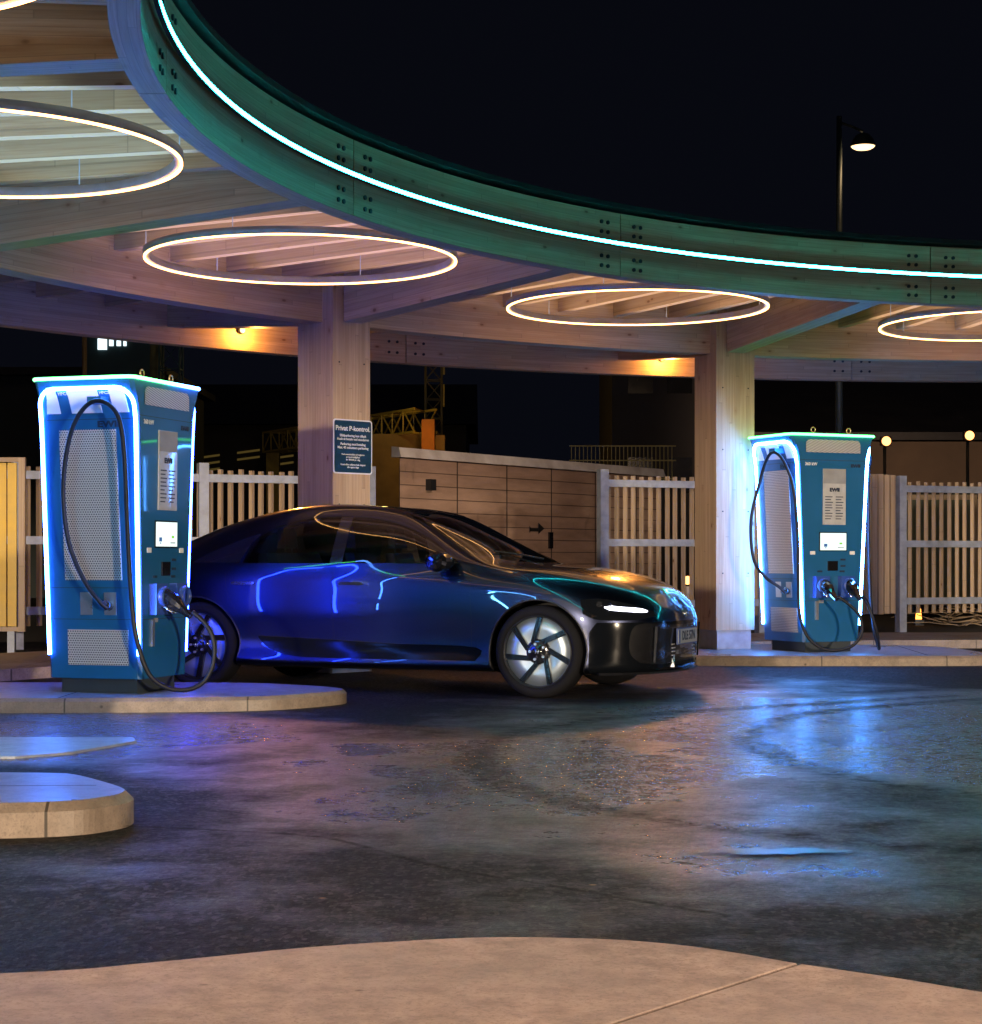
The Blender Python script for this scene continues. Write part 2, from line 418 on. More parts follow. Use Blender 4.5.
# lamps
M['led_cyan'] = emit('led_cyan', (.022, .88, .86), 85)
M['led_warm'] = emit('led_warm', (1.0, .48, .14), 11)
M['led_blue'] = emit('led_blue', (.05, .19, 1.0), 75)
M['led_iceblue'] = emit('led_iceblue', (.07, .30, 1.0), 110)
M['led_deepblue'] = emit('led_deepblue', (.014, .045, 1.0), 112)
M['led_skyblue'] = emit('led_skyblue', (.17, .62, 1.0), 85)
M['drl'] = emit('drl', (.85, .85, 1.0), 7)
M['lampglow'] = emit('lampglow', (1.0, .62, .30), 3.2)
M['floodglow'] = emit('floodglow', (1.0, .38, .11), 4.5)
M['amber'] = emit('amber', (1.0, .33, .05), 5)
M['windowglow'] = emit('windowglow', (.8, .95, 1.0), 1.6)
M['dimglow'] = emit('dimglow', (.9, .6, .15), .07)
def rimled():
    t = NT('led_rim'); tc = t.n('ShaderNodeTexCoord').outputs['Object']; sp = t.n('ShaderNodeSeparateXYZ', {0: tc})
    f = t.ramp(t.math('ADD', sp.outputs[1], .5), [(.42, 0.0), (.72, 1.0)])
    f2 = t.math('MULTIPLY', f, t.math('GREATER_THAN', sp.outputs[0], .3))
    e = t.n('ShaderNodeEmission', {0: t.mix(f2, (.12, 1.0, .22), (.10, .3, 1.0)), 1: t.math('MULTIPLY_ADD', f2, 12.0, 9.0)})
    t.t.links.new(e.outputs[0], t.out.inputs[0]); return t.mat
M['led_rim'] = rimled()
M['led_green'] = emit('led_green', (.08, 1.0, .16), 11)
M['screen'] = emit('screen', (.85, 1.0, .95), 1.25)
M['icongreen'] = emit('icongreen', (.35, .9, .1), .8)
M['iconblue'] = emit('iconblue', (.08, .2, .5), .7)
M['ringgrey'] = simple('ringgrey', (.5, .52, .58), .5, .1)
M['signblue'] = simple('signblue', (.008, .035, .075), .35, 0, .05)
M['soil'] = simple('soil', (.035, .03, .022), .9, 0, .4, 3, bump=.5)
M['coping'] = simple('coping', (.85, .8, .76), .4, .0, .3, 1.6)
M['cranepaint'] = simple('cranepaint', (.55, .42, .08), .5)
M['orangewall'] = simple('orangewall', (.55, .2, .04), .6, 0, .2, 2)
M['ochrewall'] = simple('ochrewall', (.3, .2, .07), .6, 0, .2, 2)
M['railyellow'] = simple('railyellow', (.4, .35, .1), .5)
M['darkblock'] = simple('darkblock', (.03, .03, .034), .7, 0, .3, .6)
M['darkblock2'] = simple('darkblock2', (.035, .045, .042), .7, 0, .3, .6)
M['tanwall'] = simple('tanwall', (.16, .12, .09), .7, 0, .2, .7)
M['roofdark'] = simple('roofdark', (.02, .022, .024), .6, .2, .3, .8)
M['darkglass'] = simple('darkglass', (.01, .012, .015), .15)
M['tealwall'] = simple('tealwall', (.015, .05, .06), .6, 0, .2, 1)
M['tealsteel'] = simple('tealsteel', (.03, .09, .10), .5, .4)
M['floodglow2'] = emit('floodglow2', (1.0, .38, .11), 5)
M['greencont'] = simple('greencont', (.12, .14, .09), .55, 0, .12, 1.5)
M['creamcont'] = simple('creamcont', (.25, .21, .13), .55, 0, .12, 1.5)
M['cladblack'] = simple('cladblack', (.004, .005, .007), .13, 0, .1, 4)
M['headlens'] = simple('headlens', (.006, .007, .009), .08, 0, .05, 3, coat=1.0)
M['handle'] = simple('handle', (.06, .065, .08), .2, .6, .05, 3, coat=1.0)
M['grille'] = simple('grille', (.010, .010, .012), .22, 0, .2, 8, coat=.6)
M['archlip'] = simple('archlip', (.012, .012, .014), .4)
M['plateblue'] = simple('plateblue', (.02, .05, .2), .4)
M['platewhite'] = simple('platewhite', (.26, .28, .29), .35, 0, .04)
M['rimdark'] = simple('rimdark', (.02, .021, .024), .35, .5)
M['mastdark'] = simple('mastdark', (.10, .08, .03), .6)
M['polepaint'] = simple('polepaint', (.03, .045, .05), .5, .2)
M['water'] = simple('water', (.004, .005, .006), .30, 0, .02, 3, bump=.25)
for nm_ in ('cladblack', 'headlens', 'blackgloss', 'cable', 'rubber'):
    for nd in M[nm_].node_tree.nodes:
        if nd.type == 'BSDF_PRINCIPLED': nd.inputs['Specular IOR Level'].default_value = .12 if nm_ in ('cladblack', 'rubber') else .4
M['darkbrown'] = simple('darkbrown', (.05, .035, .028), .7)
# ------------------------------------------------------------------ the place
CX, CY = 6.32, 9.40           # centre of the round canopy court
def pol(r, deg, z=0): return (CX+r*math.cos(R(deg)), CY+r*math.sin(R(deg)), z)
STEP = 24.6; A0 = 135.0       # bearing of the first column
RIN, RCOL, ROUT = 7.96, 11.0, 13.5

# ground
g = MB(); g.face([(-160, -60, 0), (160, -60, 0), (160, 260, 0), (-160, 260, 0)])
o = g.build('asphalt_ground', M['asphalt']); tag(o, kind='structure')

def smooth_line(pts, n=6):
    P = [Vector(p+(0,)) if len(p) == 2 else Vector(p) for p in pts]; out = []
    for i in range(len(P)-1):
        a, b, c, d = P[max(i-1, 0)], P[i], P[i+1], P[min(i+2, len(P)-1)]
        for k in range(n):
            t = k/n
            out.append(.5*((2*b)+(c-a)*t+(2*a-5*b+4*c-d)*t*t+(3*b-a-3*c+d)*t**3))
    out.append(P[-1]); return out
def ribbon(name, pts, w, mat, z=.004):
    P = smooth_line(pts, 8); m = MB(); L = 0
    ed = []
    for i, p in enumerate(P):
        t = (P[min(i+1, len(P)-1)]-P[max(i-1, 0)]).normalized(); n = Vector((-t.y, t.x, 0))*(w/2); ed.append((p-n, p+n))
    for i in range(len(P)-1):
        d = (P[i+1]-P[i]).length
        q = [ed[i][0], ed[i+1][0], ed[i+1][1], ed[i][1]]
        m.face([(a.x, a.y, z) for a in q], [(L, 0), (L+d, 0), (L+d, 1), (L, 1)]); L += d
    o = m.build(name, mat); tag(o, kind='structure'); return o
ribbon('tyre_marks', [(3.6, 14.2), (2.2, 13.3), (.9, 12.3), (.25, 11.3), (-.03, 10.4), (-.04, 9.3), (.12, 8.45), (.46, 7.75), (.85, 7.25), (1.4, 6.8), (2.4, 6.3)], .3, M['tyremark'])
ribbon('tyre_marks', [(5.2, 14.6), (3.5, 13.7), (2.2, 12.6), (1.7, 11.5), (1.5, 10.5), (1.56, 9.4), (1.9, 8.5), (2.5, 7.9), (3.6, 7.3)], .28, M['tyremark'], .0055)
ribbon('tyre_marks', [(-1.5, 7.25), (-1.0, 7.1), (-.6, 6.9), (-.2, 6.3), (.2, 5.9), (.7, 5.4)], .05, M['tyremark'], .007)
#ribbon('tyre_marks', [(-3.2, 9.2), (-2.0, 9.0), (-1.2, 8.6), (-.5, 8.0), (.1, 7.1)], .32, M['tyremark'], .0065)

def puddle(cx, cy, L, W, seed):
    rng = random.Random(seed); pts = []
    for i in range(40):
        t = 2*math.pi*i/40; k = 1+.35*math.sin(3*t+seed)+.2*math.sin(7*t+2*seed)+rng.uniform(-.08, .08)
        pts.append((cx+L*math.cos(t)*k, cy+W*math.sin(t)*k+.12*L*math.sin(2*t), .0085))
    m = MB(); m.face(pts); tag(m.build('puddle', M['water']), kind='structure')
puddle(.98, 6.60, .22, .06, 1.0)
# pavement in the foreground, two slabs with an open joint
edge = smooth_line([(-5.0, 3.95), (-2.2, 4.12), (-1.13, 4.245), (-.8, 4.36), (-.47, 4.52), (-.23, 4.60), (0, 4.65), (.27, 4.63), (.46, 4.56), (.6, 4.46), (.72, 4.35), (.93, 4.19), (1.08, 4.06), (1.35, 3.85), (1.9, 3.5), (3.2, 2.9)], 5)
ex = [(p.x, p.y) for p in edge]
jt = (.722, 4.345)
k = min(range(len(ex)), key=lambda i: abs(ex[i][0]-jt[0]))
a = ex[:k+1]; b = ex[k:]
j0 = (-1.35, 1.9)
m = MB(); m.prism([j0, (-5, 1.9)][::-1]+[] if False else [(-5, 1.9), j0]+a[::-1], -.02, .10, 0, .003)
o = m.build('pavement', M['paving']); tag(o, kind='structure')
jn = Vector((ex[k][0]-j0[0], ex[k][1]-j0[1], 0)).normalized(); off = (jn.y*.011, -jn.x*.011)
m = MB(); m.prism([(j0[0]+off[0], j0[1]+off[1]), (3.2, 1.9)]+[(3.2, 2.9)]+[p for p in b[::-1][1:-1]]+[(ex[k][0]+off[0], ex[k][1]+off[1])], -.02, .10, 0, .003)
o = m.build('pavement', M['paving']); tag(o, kind='structure')

# charger islands
def island(poly, h, bev=.03, joints=(), mat='concrete', topm='slab', z0=-.02):
    for _ in range(3):      # rounded corners: corner cutting
        q = []
        for i in range(len(poly)):
            a, b = poly[i], poly[(i+1) % len(poly)]; q += [(a[0]*.8+b[0]*.2, a[1]*.8+b[1]*.2), (a[0]*.2+b[0]*.8, a[1]*.2+b[1]*.8)]
        poly = q
    m = MB(); m.prism(poly, z0, h, 0, bev, 1 if topm else None)
    for (p, q, w) in joints:
        p = Vector(p); q = Vector(q); d = (q-p).normalized(); n = Vector((-d.y, d.x))*w/2
        m.face([(p.x-n.x, p.y-n.y, h+.003), (q.x-n.x, q.y-n.y, h+.003), (q.x+n.x, q.y+n.y, h+.003), (p.x+n.x, p.y+n.y, h+.003)], None, 2)
    o = m.build('kerb_island', [M[mat], M[topm or mat], M['blackmatt']]); tag(o, kind='structure'); return o
island([(-9, 12.35), (-3.5, 12.58), (-1.9, 12.68), (-1.45, 12.85), (-1.08, 13.3), (-1.04, 13.55), (-1.25, 13.85), (-1.9, 14.3), (-3.2, 14.3), (-9, 14.1)], .10, .025, [((-2.95, 12.62), (-2.95, 14.2), .012)])
island([(-5.5, 6.65), (-1.85, 6.93), (-1.55, 7.02), (-1.42, 7.22), (-1.42, 7.42), (-1.72, 7.9), (-1.86, 8.02), (-5.5, 8.15)], .13, .035, [((-5.4, 7.3), (-1.6, 7.5), .014)])
island([(1.75, 18.35), (2.1, 18.12), (4.75, 18.12), (4.98, 18.3), (5.05, 18.8), (4.9, 20.4), (2.2, 20.8), (1.7, 20.3)], .10, .025, [((4.3, 18.2), (4.45, 20.4), .015)])
island([(9.2, 19.3), (9.6, 17.6), (12.5, 16.2), (14, 17.8), (11.6, 20.4)], .10, .025)
m = MB(); m.prism([(-6, 9.66), (-2.5, 9.72), (-2.25, 9.95), (-2.02, 10.55), (-2.08, 10.78), (-6, 10.82)], -.02, .013, 0, .006)
o = m.build('concrete_slab', M['slab']); tag(o, kind='structure')
# pavement round the back of the canopy
m = MB(); m.arcwall((CX, CY), 12.35, 14.6, -.02, .10, R(60), R(186), 70)
o = m.build('back_pavement', M['concrete']); tag(o, kind='structure')
# bright end block of kerb by the far island
# ------------------------------------------------------------------ canopy
canopy = empty('timber_canopy', (CX, CY, 0))
tag(canopy, 'ring-shaped glulam timber canopy on square posts with a cyan light strip along its inner edge', 'canopy')
def P3(r, deg, z): return (r*math.cos(R(deg)), r*math.sin(R(deg)), z)
KMIN, KMAX = -3, 4            # bays
def ang(k): return A0+STEP*k
# fascia pieces between joints (joints half-way between columns... measured at 155.6, 131.2 ...)
jo = [131.2+STEP*k for k in range(-3, 4)]
for i in range(len(jo)-1):
    m = MB(); m.arcwall((0, 0), RIN, RIN+.14, 3.40, 3.92, R(jo[i]+.04), R(jo[i+1]-.04), 26)
    f = m.build('fascia_beam', M['glulam'], canopy)
    # bolt plates at both ends of each piece
    for e, sg in ((jo[i], 1), (jo[i+1], -1)):
        b = MB()
        for ro in (3.47, 3.55, 3.75, 3.83):
            for q in (1.1, 1.65):
                a = R(e+sg*q); c = Vector((RIN*math.cos(a), RIN*math.sin(a), ro))
                n = Vector((-math.cos(a), -math.sin(a), 0)); b.tube([c-n*.001, c+n*.012], .017, 8, smooth=False)
        build_each(b, 'bolt', M['darkmetal'], f)
m = MB(); m.arcwall((0, 0), RIN-.05, RIN+.25, 3.955, 3.995, R(jo[0]), R(jo[-1]), 120); m.build('edge_flashing', M['flashing'], canopy)
m = MB(); m.arcwall((0, 0), RIN-.060, RIN-.038, 3.650, 3.672, R(jo[0]), R(jo[-1]), 140); ls = m.build('light_strip', M['led_cyan'], canopy)
m = MB(); m.arcwall((0, 0), RIN-.0560, RIN-.030, 3.6735, 3.679, R(jo[0]), R(jo[-1]), 140); m.arcwall((0, 0), RIN-.0560, RIN-.030, 3.643, 3.6485, R(jo[0]), R(jo[-1]), 140); m.arcwall((0, 0), RIN-.0375, RIN-.030, 3.6487, 3.6733, R(jo[0]), R(jo[-1]), 140); m.build('strip_channel', M['darkmetal'], ls)
# ring beams
for k in range(KMIN, KMAX):
    m = MB(); m.arcwall((0, 0), RCOL-.1, RCOL+.1, 3.22, 3.72, R(ang(k)+.05), R(ang(k+1)-.05), 16); m.build('ring_beam', M['glulam'], canopy)
for k in range(KMIN, KMAX):
    m = MB(); m.arcwall((0, 0), ROUT, ROUT+.16, 3.25, 3.80, R(ang(k)+12.2+.03), R(ang(k+1)+12.2-.03), 16); ob = m.build('outer_beam', M['glulam'], canopy)
    b = MB()
    for sg in (1, -1):
        for ro in (3.36, 3.48, 3.6):
            for q in (.5, .95):
                a = R(ang(k)+12.2+sg*q) if sg == 1 else R(ang(k+1)+12.2-q)
                c = Vector((ROUT*math.cos(a), ROUT*math.sin(a), ro)); n = Vector((-math.cos(a), -math.sin(a), 0)); b.tube([c, c+n*.012], .016, 8, smooth=False)
    build_each(b, 'bolt', M['darkmetal'], ob)
# radial beams and joists
for k in range(KMIN, KMAX+1):
    a = ang(k)
    m = MB()
    c, s_ = math.cos(R(a)), math.sin(R(a)); n = Vector((-s_, c, 0))*.11
    def q(r, z0, z1): p = Vector((r*c, r*s_, 0)); return [p-n+Vector((0, 0, z0)), p+n+Vector((0, 0, z0)), p+n+Vector((0, 0, z1)), p-n+Vector((0, 0, z1))]
    m.hexa(q(RIN+.142, 3.403, 3.86), q(RCOL-.27, 3.222, 3.86)); m.build('radial_beam', M['glulam'], canopy)
    m = MB(); m.hexa(q(RCOL+.27, 3.222, 3.86), q(ROUT-.004, 3.42, 3.86)); m.build('radial_beam', M['glulam'], canopy)
    if k < KMAX:
        for j in range(1, 7):
            aj = a+STEP*j/7
            c2, s2 = math.cos(R(aj)), math.sin(R(aj))
            m = MB(); m.beam((c2*(RIN+.142), s2*(RIN+.142), 3.55), (c2*(RCOL-.102), s2*(RCOL-.102), 3.55), .09, .31)
            m.beam((c2*(RCOL+.102), s2*(RCOL+.102), 3.55), (c2*(ROUT-.004), s2*(ROUT-.004), 3.55), .09, .31)
            m.build('joist', M['joistwood'], canopy)
m = MB(); m.arcwall((0, 0), RIN+.06, ROUT+.3, 3.8635, 3.94, R(jo[0]), R(jo[-1]), 100); m.build('roof_deck', M['deckwood'], canopy)
m = MB(); m.arcwall((0, 0), ROUT+.10, ROUT+.42, 3.945, 3.99, R(jo[0]), R(jo[-1]), 100); m.build('edge_flashing', M['flashing'], canopy)
# columns: d radial, w tangential
for k in (-3, -2, -1, 0, 1, 2, 3):
    a = ang(k); c, s_ = math.cos(R(a)), math.sin(R(a))
    m = MB(); m.box((c*RCOL, s_*RCOL, .30+(3.86-.30)/2), (.50, .45, 3.86-.30), R(a)); cl = m.build('column', M['glulam'], canopy)
    m = MB(); m.box((c*RCOL, s_*RCOL, .20), (.44, .40, .20), R(a)); m.box((c*RCOL, s_*RCOL, .055), (.52, .48, .09), R(a)); m.build('base_shoe', M['galv'], cl)
    m = MB()
    for zz in (.9, 1.55, 2.2, 2.85):
        for sx, sy, nx, ny in ((-.16, -.226, 0, -1), (.16, -.226, 0, -1), (-.251, -.15, -1, 0), (-.251, .15, -1, 0)):
            ca, sa = c, s_
            p = Vector((c*RCOL+sx*ca-sy*sa, s_*RCOL+sx*sa+sy*ca, zz)); n = Vector((nx*ca-ny*sa, nx*sa+ny*ca, 0)); m.tube([p, p+n*.004], .008, 8, smooth=False)
    build_each(m, 'screw_plug', M['darkmetal'], cl)
# ring lamps hung under the joists
labs = {2: 'ring lamp nearest the camera, a sliver of it in the upper left corner', 1: 'ring lamp cut off by the left edge of the photo',
        0: 'ring lamp above the car, in front of the left timber column', -1: 'ring lamp in front of the right timber column',
        -2: 'ring lamp at the right edge of the photo, above the fence'}
ring0 = None
for k in (0, 1, 2, -1, -2):
    loc = pol(9.48 if k == 1 else 9.41, {0: 146.2, 1: 171.3, 2: 195.6, -1: 121.7, -2: 96.95}[k], 3.40)
    if ring0 is None:
        ring0 = empty('ring_lamp', loc)
        m = MB(); prof = [(0.012, 1.185), (.065, 1.185), (.065, 1.235), (0.012, 1.235)]
        m.lathe(prof+[prof[0]], (0, 0, 0), 'z', 96); m.build('ring_housing', M['ringgrey'], ring0)
        m = MB(); prof = [(0.0, 1.214), (0.0, 1.230), (.011, 1.230), (.011, 1.214)]
        m.lathe(prof+[prof[0]], (0, 0, 0), 'z', 96); m.build('light_strip', M['led_warm'], ring0)
        for q in range(6):
            m = MB(); t = q*math.pi/3+.2; m.tube([(1.21*math.cos(t), 1.21*math.sin(t), .065), (1.21*math.cos(t), 1.21*math.sin(t), .46)], .004, 6); m.build('suspension_wire', M['galv'], ring0)
        r = ring0
    else:
        r = copy_tree(ring0); r.location = loc
    cc_, pw = {0: ((.95, .66, .72), 36), 1: ((.50, .76, .85), 38), 2: ((.45, .65, .9), 75), -1: ((1, .68, .45), 34), -2: ((1, .68, .45), 34)}[k]
    up = light('added_ceiling_fill', 'AREA', (loc[0], loc[1], 3.475), pw*.8, cc_, 2.7); up.data.shape = 'DISK'; up.rotation_euler = (math.pi, 0, 0)  # fill light added above each ring to brighten the joists
    tag(r, 'thin circular '+labs[k] if k != 2 else 'circular '+labs[k], 'lamp', 'ring lamps under the canopy')
# amber wall washers on the outer beam, facing the court
wl0 = None
for (k, txt) in ((0.30, 'small amber lamp on the outer beam just left of the left timber column'), (-.70, 'small amber lamp on the outer beam just left of the right timber column')):
    a = ang(k) if False else None
for (dx, px_ang, txt) in ((0, 0, ''),):
    pass
def wall_lamp(deg, txt, src=None):
    loc = pol(ROUT-.012, deg, 3.46)
    if src is None:
        w = empty('wall_lamp', loc)
        m = MB(); m.lathe([(0, .0), (0, .045), (-.03, .045), (-.035, .036)], (0, 0, 0), 'x', 20); m.build('lamp_body', M['darkmetal'], w)
        m = MB(); m.disc((-.036, 0, 0), .035, 'x', 20); m.build('lamp_lens', M['lampglow'], w)
    else: w = copy_tree(src); w.location = loc
    w.rotation_euler = (0, 0, R(deg)); tag(w, txt, 'lamp', 'amber lamps on the outer beam')
    p = pol(ROUT-.16, deg, 3.42); light('wall_lamp_light', 'POINT', p, 22, (1, .40, .06), .03); q = pol(ROUT-.3, deg, 3.30); light('wall_lamp_light', 'SPOT', q, 280, (1, .36, .06), .06, (CX, CY, 0), spot=R(95))
    return w
# ------------------------------------------------------------------ sign on the left column
def colface(k, sx, sy, z):      # point on a column, local radial/tangential offsets
    a = R(ang(k)); c, s_ = math.cos(a), math.sin(a)
    return Vector((CX+c*RCOL+sx*c-sy*s_, CY+s_*RCOL+sx*s_+sy*c, z))
a = R(ang(0)); inw = Vector((-math.cos(a), -math.sin(a), 0)); tan = Vector((-math.sin(a), math.cos(a), 0))
# the camera sees the inward face (-radial) on its right-hand side
sgn = empty('parking_sign', tuple(colface(0, -.262, 0, 2.08)), 0)
Xd = Vector((0, 0, 1)).cross(inw); Xd = Vector((-inw.y, inw.x, 0))      # viewer's right when facing the sign
def sp(x, z, d=0): return tuple(Xd*x+Vector((0, 0, z))+inw*d)
def rr(w, h, r, n=5):
    pts = []
    for cx, cz, a0 in ((w/2-r, h/2-r, 0), (-w/2+r, h/2-r, 90), (-w/2+r, -h/2+r, 180), (w/2-r, -h/2+r, 270)):
        for i in range(n+1):
            t = R(a0+90*i/n); pts.append((cx+r*math.cos(t), cz+r*math.sin(t)))
    return pts
def plate(m, w, h, r, d0, d1, mm=0):
    P = rr(w, h, r)
    m.face([sp(x, z, d1) for x, z in P], None, mm); m.face([sp(x, z, d0) for x, z in P][::-1], None, mm)
    for i in range(len(P)):
        x0, z0 = P[i]; x1, z1 = P[(i+1) % len(P)]
        m.face([sp(x0, z0, d0), sp(x1, z1, d0), sp(x1, z1, d1), sp(x0, z0, d1)], None, mm)
m = MB(); plate(m, .47, .50, .03, 0, .006); m.build('sign_border', M['offwhite'], sgn)
m = MB(); plate(m, .445, .475, .022, .0065, .008); m.build('sign_face', M['signblue'], sgn)
tag(sgn, 'dark blue parking control sign with white border on the left timber column', 'sign')
for (body, size, z, bold) in (('Privat P-kontrol.', .056, .165, .0012), ('Elbilparkering kun tilladt', .029, .10, .0004), ('Husk at betale ved standeren', .029, .068, .0004),
                        ('Parkering mod betaling', .029, .022, .0004), ('Max. 45 minutters parkering', .029, -.01, .0004), ('Ved overtr\u00e6delse af reglerne', .021, -.072, .0002), ('er kontrolafgiften', .021, -.096, .0002),
                        ('kr. 850,00 pr. dag', .021, -.12, .0002), ('Kontrollen udf\u00f8res hele d\u00f8gnet', .021, -.165, .0002), ('alle ugens dage', .021, -.189, .0002)):
    text('sign_lettering', body, size*1.12, M['offwhite'], sgn, Xd, (0, 0, 1), sp(0, z, .0095), 'CENTER', bold)
# ------------------------------------------------------------------ charging stations (local: +x screen side, -y / +y cable sides)
def lerp_tab(tab, z):
    for (z0, a), (z1, b) in zip(tab, tab[1:]):
        if z <= z1: return a+(b-a)*max(0, (z-z0))/(z1-z0)
    return tab[-1][1]
HY = [(.10, .345), (.5, .36), (1.85, .425), (1.98, .435), (2.08, .462), (2.15, .495), (2.21, .52)]
HX = [(.10, .365), (2.21, .39)]
def hy(z): return lerp_tab(HY, z)
def hx(z): return lerp_tab(HX, z)
def charger():
    r = empty('charging_station')
    m = MB(); m.box((0, 0, .052), (.60, .56, .104)); m.build('plinth', M['plinth'], r)
    # cabinet loft
    zs = [.105, .3, .6, 1.0, 1.4, 1.85, 1.93, 1.98, 2.03, 2.08, 2.115, 2.15, 2.18, 2.205]
    ch = .025; m = MB(); rings = []
    for z in zs:
        a, b = hx(z), hy(z)
        rings.append([(a, -b+ch, z), (a, b-ch, z), (a-ch, b, z), (-a+ch, b, z), (-a, b-ch, z), (-a, -b+ch, z), (-a+ch, -b, z), (a-ch, -b, z)])
    for A, B in zip(rings, rings[1:]):
        for i in range(8):
            j = (i+1) % 8; m.face([A[i], A[j], B[j], B[i]])
    m.face(rings[-1]); m.face(rings[0][::-1])
    body = m.build('cabinet', M['chargerblue'], r)
    def fpatch(mm, y0, y1, z0, z1, d=.003, mi=0, sx=1):
        a = [(sx*(hx(z0)+d), y0, z0), (sx*(hx(z0)+d), y1, z0), (sx*(hx(z1)+d), y1, z1), (sx*(hx(z1)+d), y0, z1)]
        b = [(sx*hx(z0), y0, z0), (sx*hx(z0), y1, z0), (sx*hx(z1), y1, z1), (sx*hx(z1), y0, z1)]
        mm.face(a, [(y0, z0), (y1, z0), (y1, z1), (y0, z1)], mi)
        for i in range(4):
            j = (i+1) % 4; mm.face([b[i], b[j], a[j], a[i]], None, mi)
    def spatch(mm, x0, x1, z0, z1, d=.003, mi=0, sy=-1, n=1, x0t=None, x1t=None):
        for k in range(n):
            za = z0+(z1-z0)*k/n; zb = z0+(z1-z0)*(k+1)/n
            fa = k/n; fb = (k+1)/n
            l0 = x0+((x0t if x0t is not None else x0)-x0)*fa; l1 = x0+((x0t if x0t is not None else x0)-x0)*fb
            r0 = x1+((x1t if x1t is not None else x1)-x1)*fa; r1 = x1+((x1t if x1t is not None else x1)-x1)*fb
            a = [(l0, sy*(hy(za)+d), za), (r0, sy*(hy(za)+d), za), (r1, sy*(hy(zb)+d), zb), (l1, sy*(hy(zb)+d), zb)]
            mm.face(a, [(l0, za), (r0, za), (r1, zb), (l1, zb)], mi)
            b = [(l0, sy*hy(za), za), (r0, sy*hy(za), za), (r1, sy*hy(zb), zb), (l1, sy*hy(zb), zb)]
            for i in range(4):
                j = (i+1) % 4; mm.face([b[i], b[j], a[j], a[i]], None, mi)
    for sy in (-1, 1):
        m = MB(); spatch(m, -.215, .235, .80, 1.86, .006, 0, sy, 8, -.235, .215); m.build('vent_grille', M['perf'], r)
        m = MB(); spatch(m, -.205, .275, .20, .45, .006, 0, sy, 3); m.build('vent_grille', M['perf'], r)
        for (zq, xq) in ((.522, .375), (.745, .375), (1.93, .385)): m = MB(); spatch(m, -xq, xq, zq, zq+.004, .0015, 0, sy); m.build('panel_seam', M['plinth'], r)
        for (a, b) in ((-.10, -.005), (.09, .185)):
            m = MB(); spatch(m, a, b, .555, .715, .004, 0, sy); so = m.build('cable_socket', M['silver'], r)
            if a > 0:
                m = MB(); m.tube([(.1375, sy*(hy(.61)+.0), .61), (.12, sy*(hy(.61)+.05), .64)], .03, 12); m.build('cable_gland', M['blackgloss'], so)
        # white panels on the flared head with blue bands between
        for (a, b, at, bt) in ((-.325, -.215, -.30, -.235), (-.125, .115, -.145, .095), (.205, .325, .185, .30)):
            m = MB(); spatch(m, a, b, 1.975, 2.155, .006, 0, sy, 6, at, bt); m.build('head_panel', M['headpanel'], r)
        for (x, tx) in ((-.17, 'HPC1'), (.155, 'HPC2')):
            z = 2.11; text('head_lettering', tx, .032, M['offwhite'], r, (-sy, 0, 0), (0, -sy*-.6 if False else sy*.62, .8), (x, sy*(hy(z)+.012), z), 'CENTER', .0008)
        text('maker_lettering', 'EWII', .058, M['inkdark'], r, (-sy, 0, 0), (0, sy*.05, 1), (.16, sy*(hy(1.90)+.004), 1.895), 'CENTER', .003, sx=1.5)
        # arch of the light strip round the cable side
        pts = []
        xt = .372
        zc = 2.04; rc = .125
        for z in (.27, .6, 1.0, 1.4, 1.8, 1.92): pts.append((xt*hx(z)/.385, sy*(hy(z)+.004), z))
        for i in range(0, 7):
            t = R(90*i/6); x = xt-rc+rc*math.cos(t); z = zc+rc*math.sin(t)-.02
            pts.append((x, sy*(hy(z)+.006), z))
        full = pts+[(-p[0], p[1], p[2]) for p in pts[::-1]]
        m = MB(); m.tube(full, .0135, 8); m.build('light_strip', M['led_blue' if sy < 0 else 'led_deepblue'], r)
        # parked hose guide: cable loop
        cp = [(.1375, .41, .60), (.09, .45, .66), (.0, .49, .80), (-.10, .52, 1.05), (-.135, .54, 1.35), (-.11, .56, 1.62), (-.04, .58, 1.86), (.06, .59, 2.0), (.16, .595, 2.045), (.26, .59, 2.01), (.33, .58, 1.90),
              (.355, .56, 1.65), (.36, .53, 1.2), (.37, .50, .75), (.40, .47, .40), (.47, .42, .15), (.57, .34, .05), (.68, .24, .035), (.77, .17, .09), (.82, .13, .22), (.81, .11, .38), (.75, .13, .50), (.665, .145, .575)]
        if sy > 0:
            cp = [(.1375, .41, .60), (.09, .45, .66), (.0, .49, .80), (-.10, .52, 1.05), (-.135, .54, 1.35), (-.11, .56, 1.62), (-.04, .58, 1.86), (.06, .59, 2.0), (.16, .595, 2.045), (.24, .58, 2.0), (.28, .53, 1.88),
                  (.29, .51, 1.6), (.31, .50, 1.1), (.35, .49, .6), (.42, .48, .25), (.52, .46, .06), (.62, .40, .035), (.71, .33, .08), (.75, .27, .22), (.74, .22, .38), (.71, .19, .50), (.655, .17, .575)]
        cp = [(x, sy*y, z) for x, y, z in cp]
        m = MB(); m.tube(smooth_line(cp, 6), .0165, 10); cb = m.build('charging_cable', M['cable'], r)
        m = MB(); m.box((.12, sy*(hy(2.0)+.06), 2.055), (.11, .13, .05)); m.build('cable_hanger', M['chargerband'], r)
        # holster and connector
        yh = sy*.155
        hs = MB(); hs.box((hx(.68)+.03, yh, .665), (.06, .17, .22)); hs.lathe([(.06, .075), (.095, .075), (.10, .066), (.10, .05), (.07, .05)], (hx(.68), yh, .68), 'x', 20); ho = hs.build('holster', M['holster'], r)
        cn = MB(); ax = Vector((.80, sy*-.05, -.60)).normalized(); st = Vector((hx(.68)+.07, yh, .70)); sd = Vector((0, 1, 0)); upv = ax.cross(sd).normalized()*-1
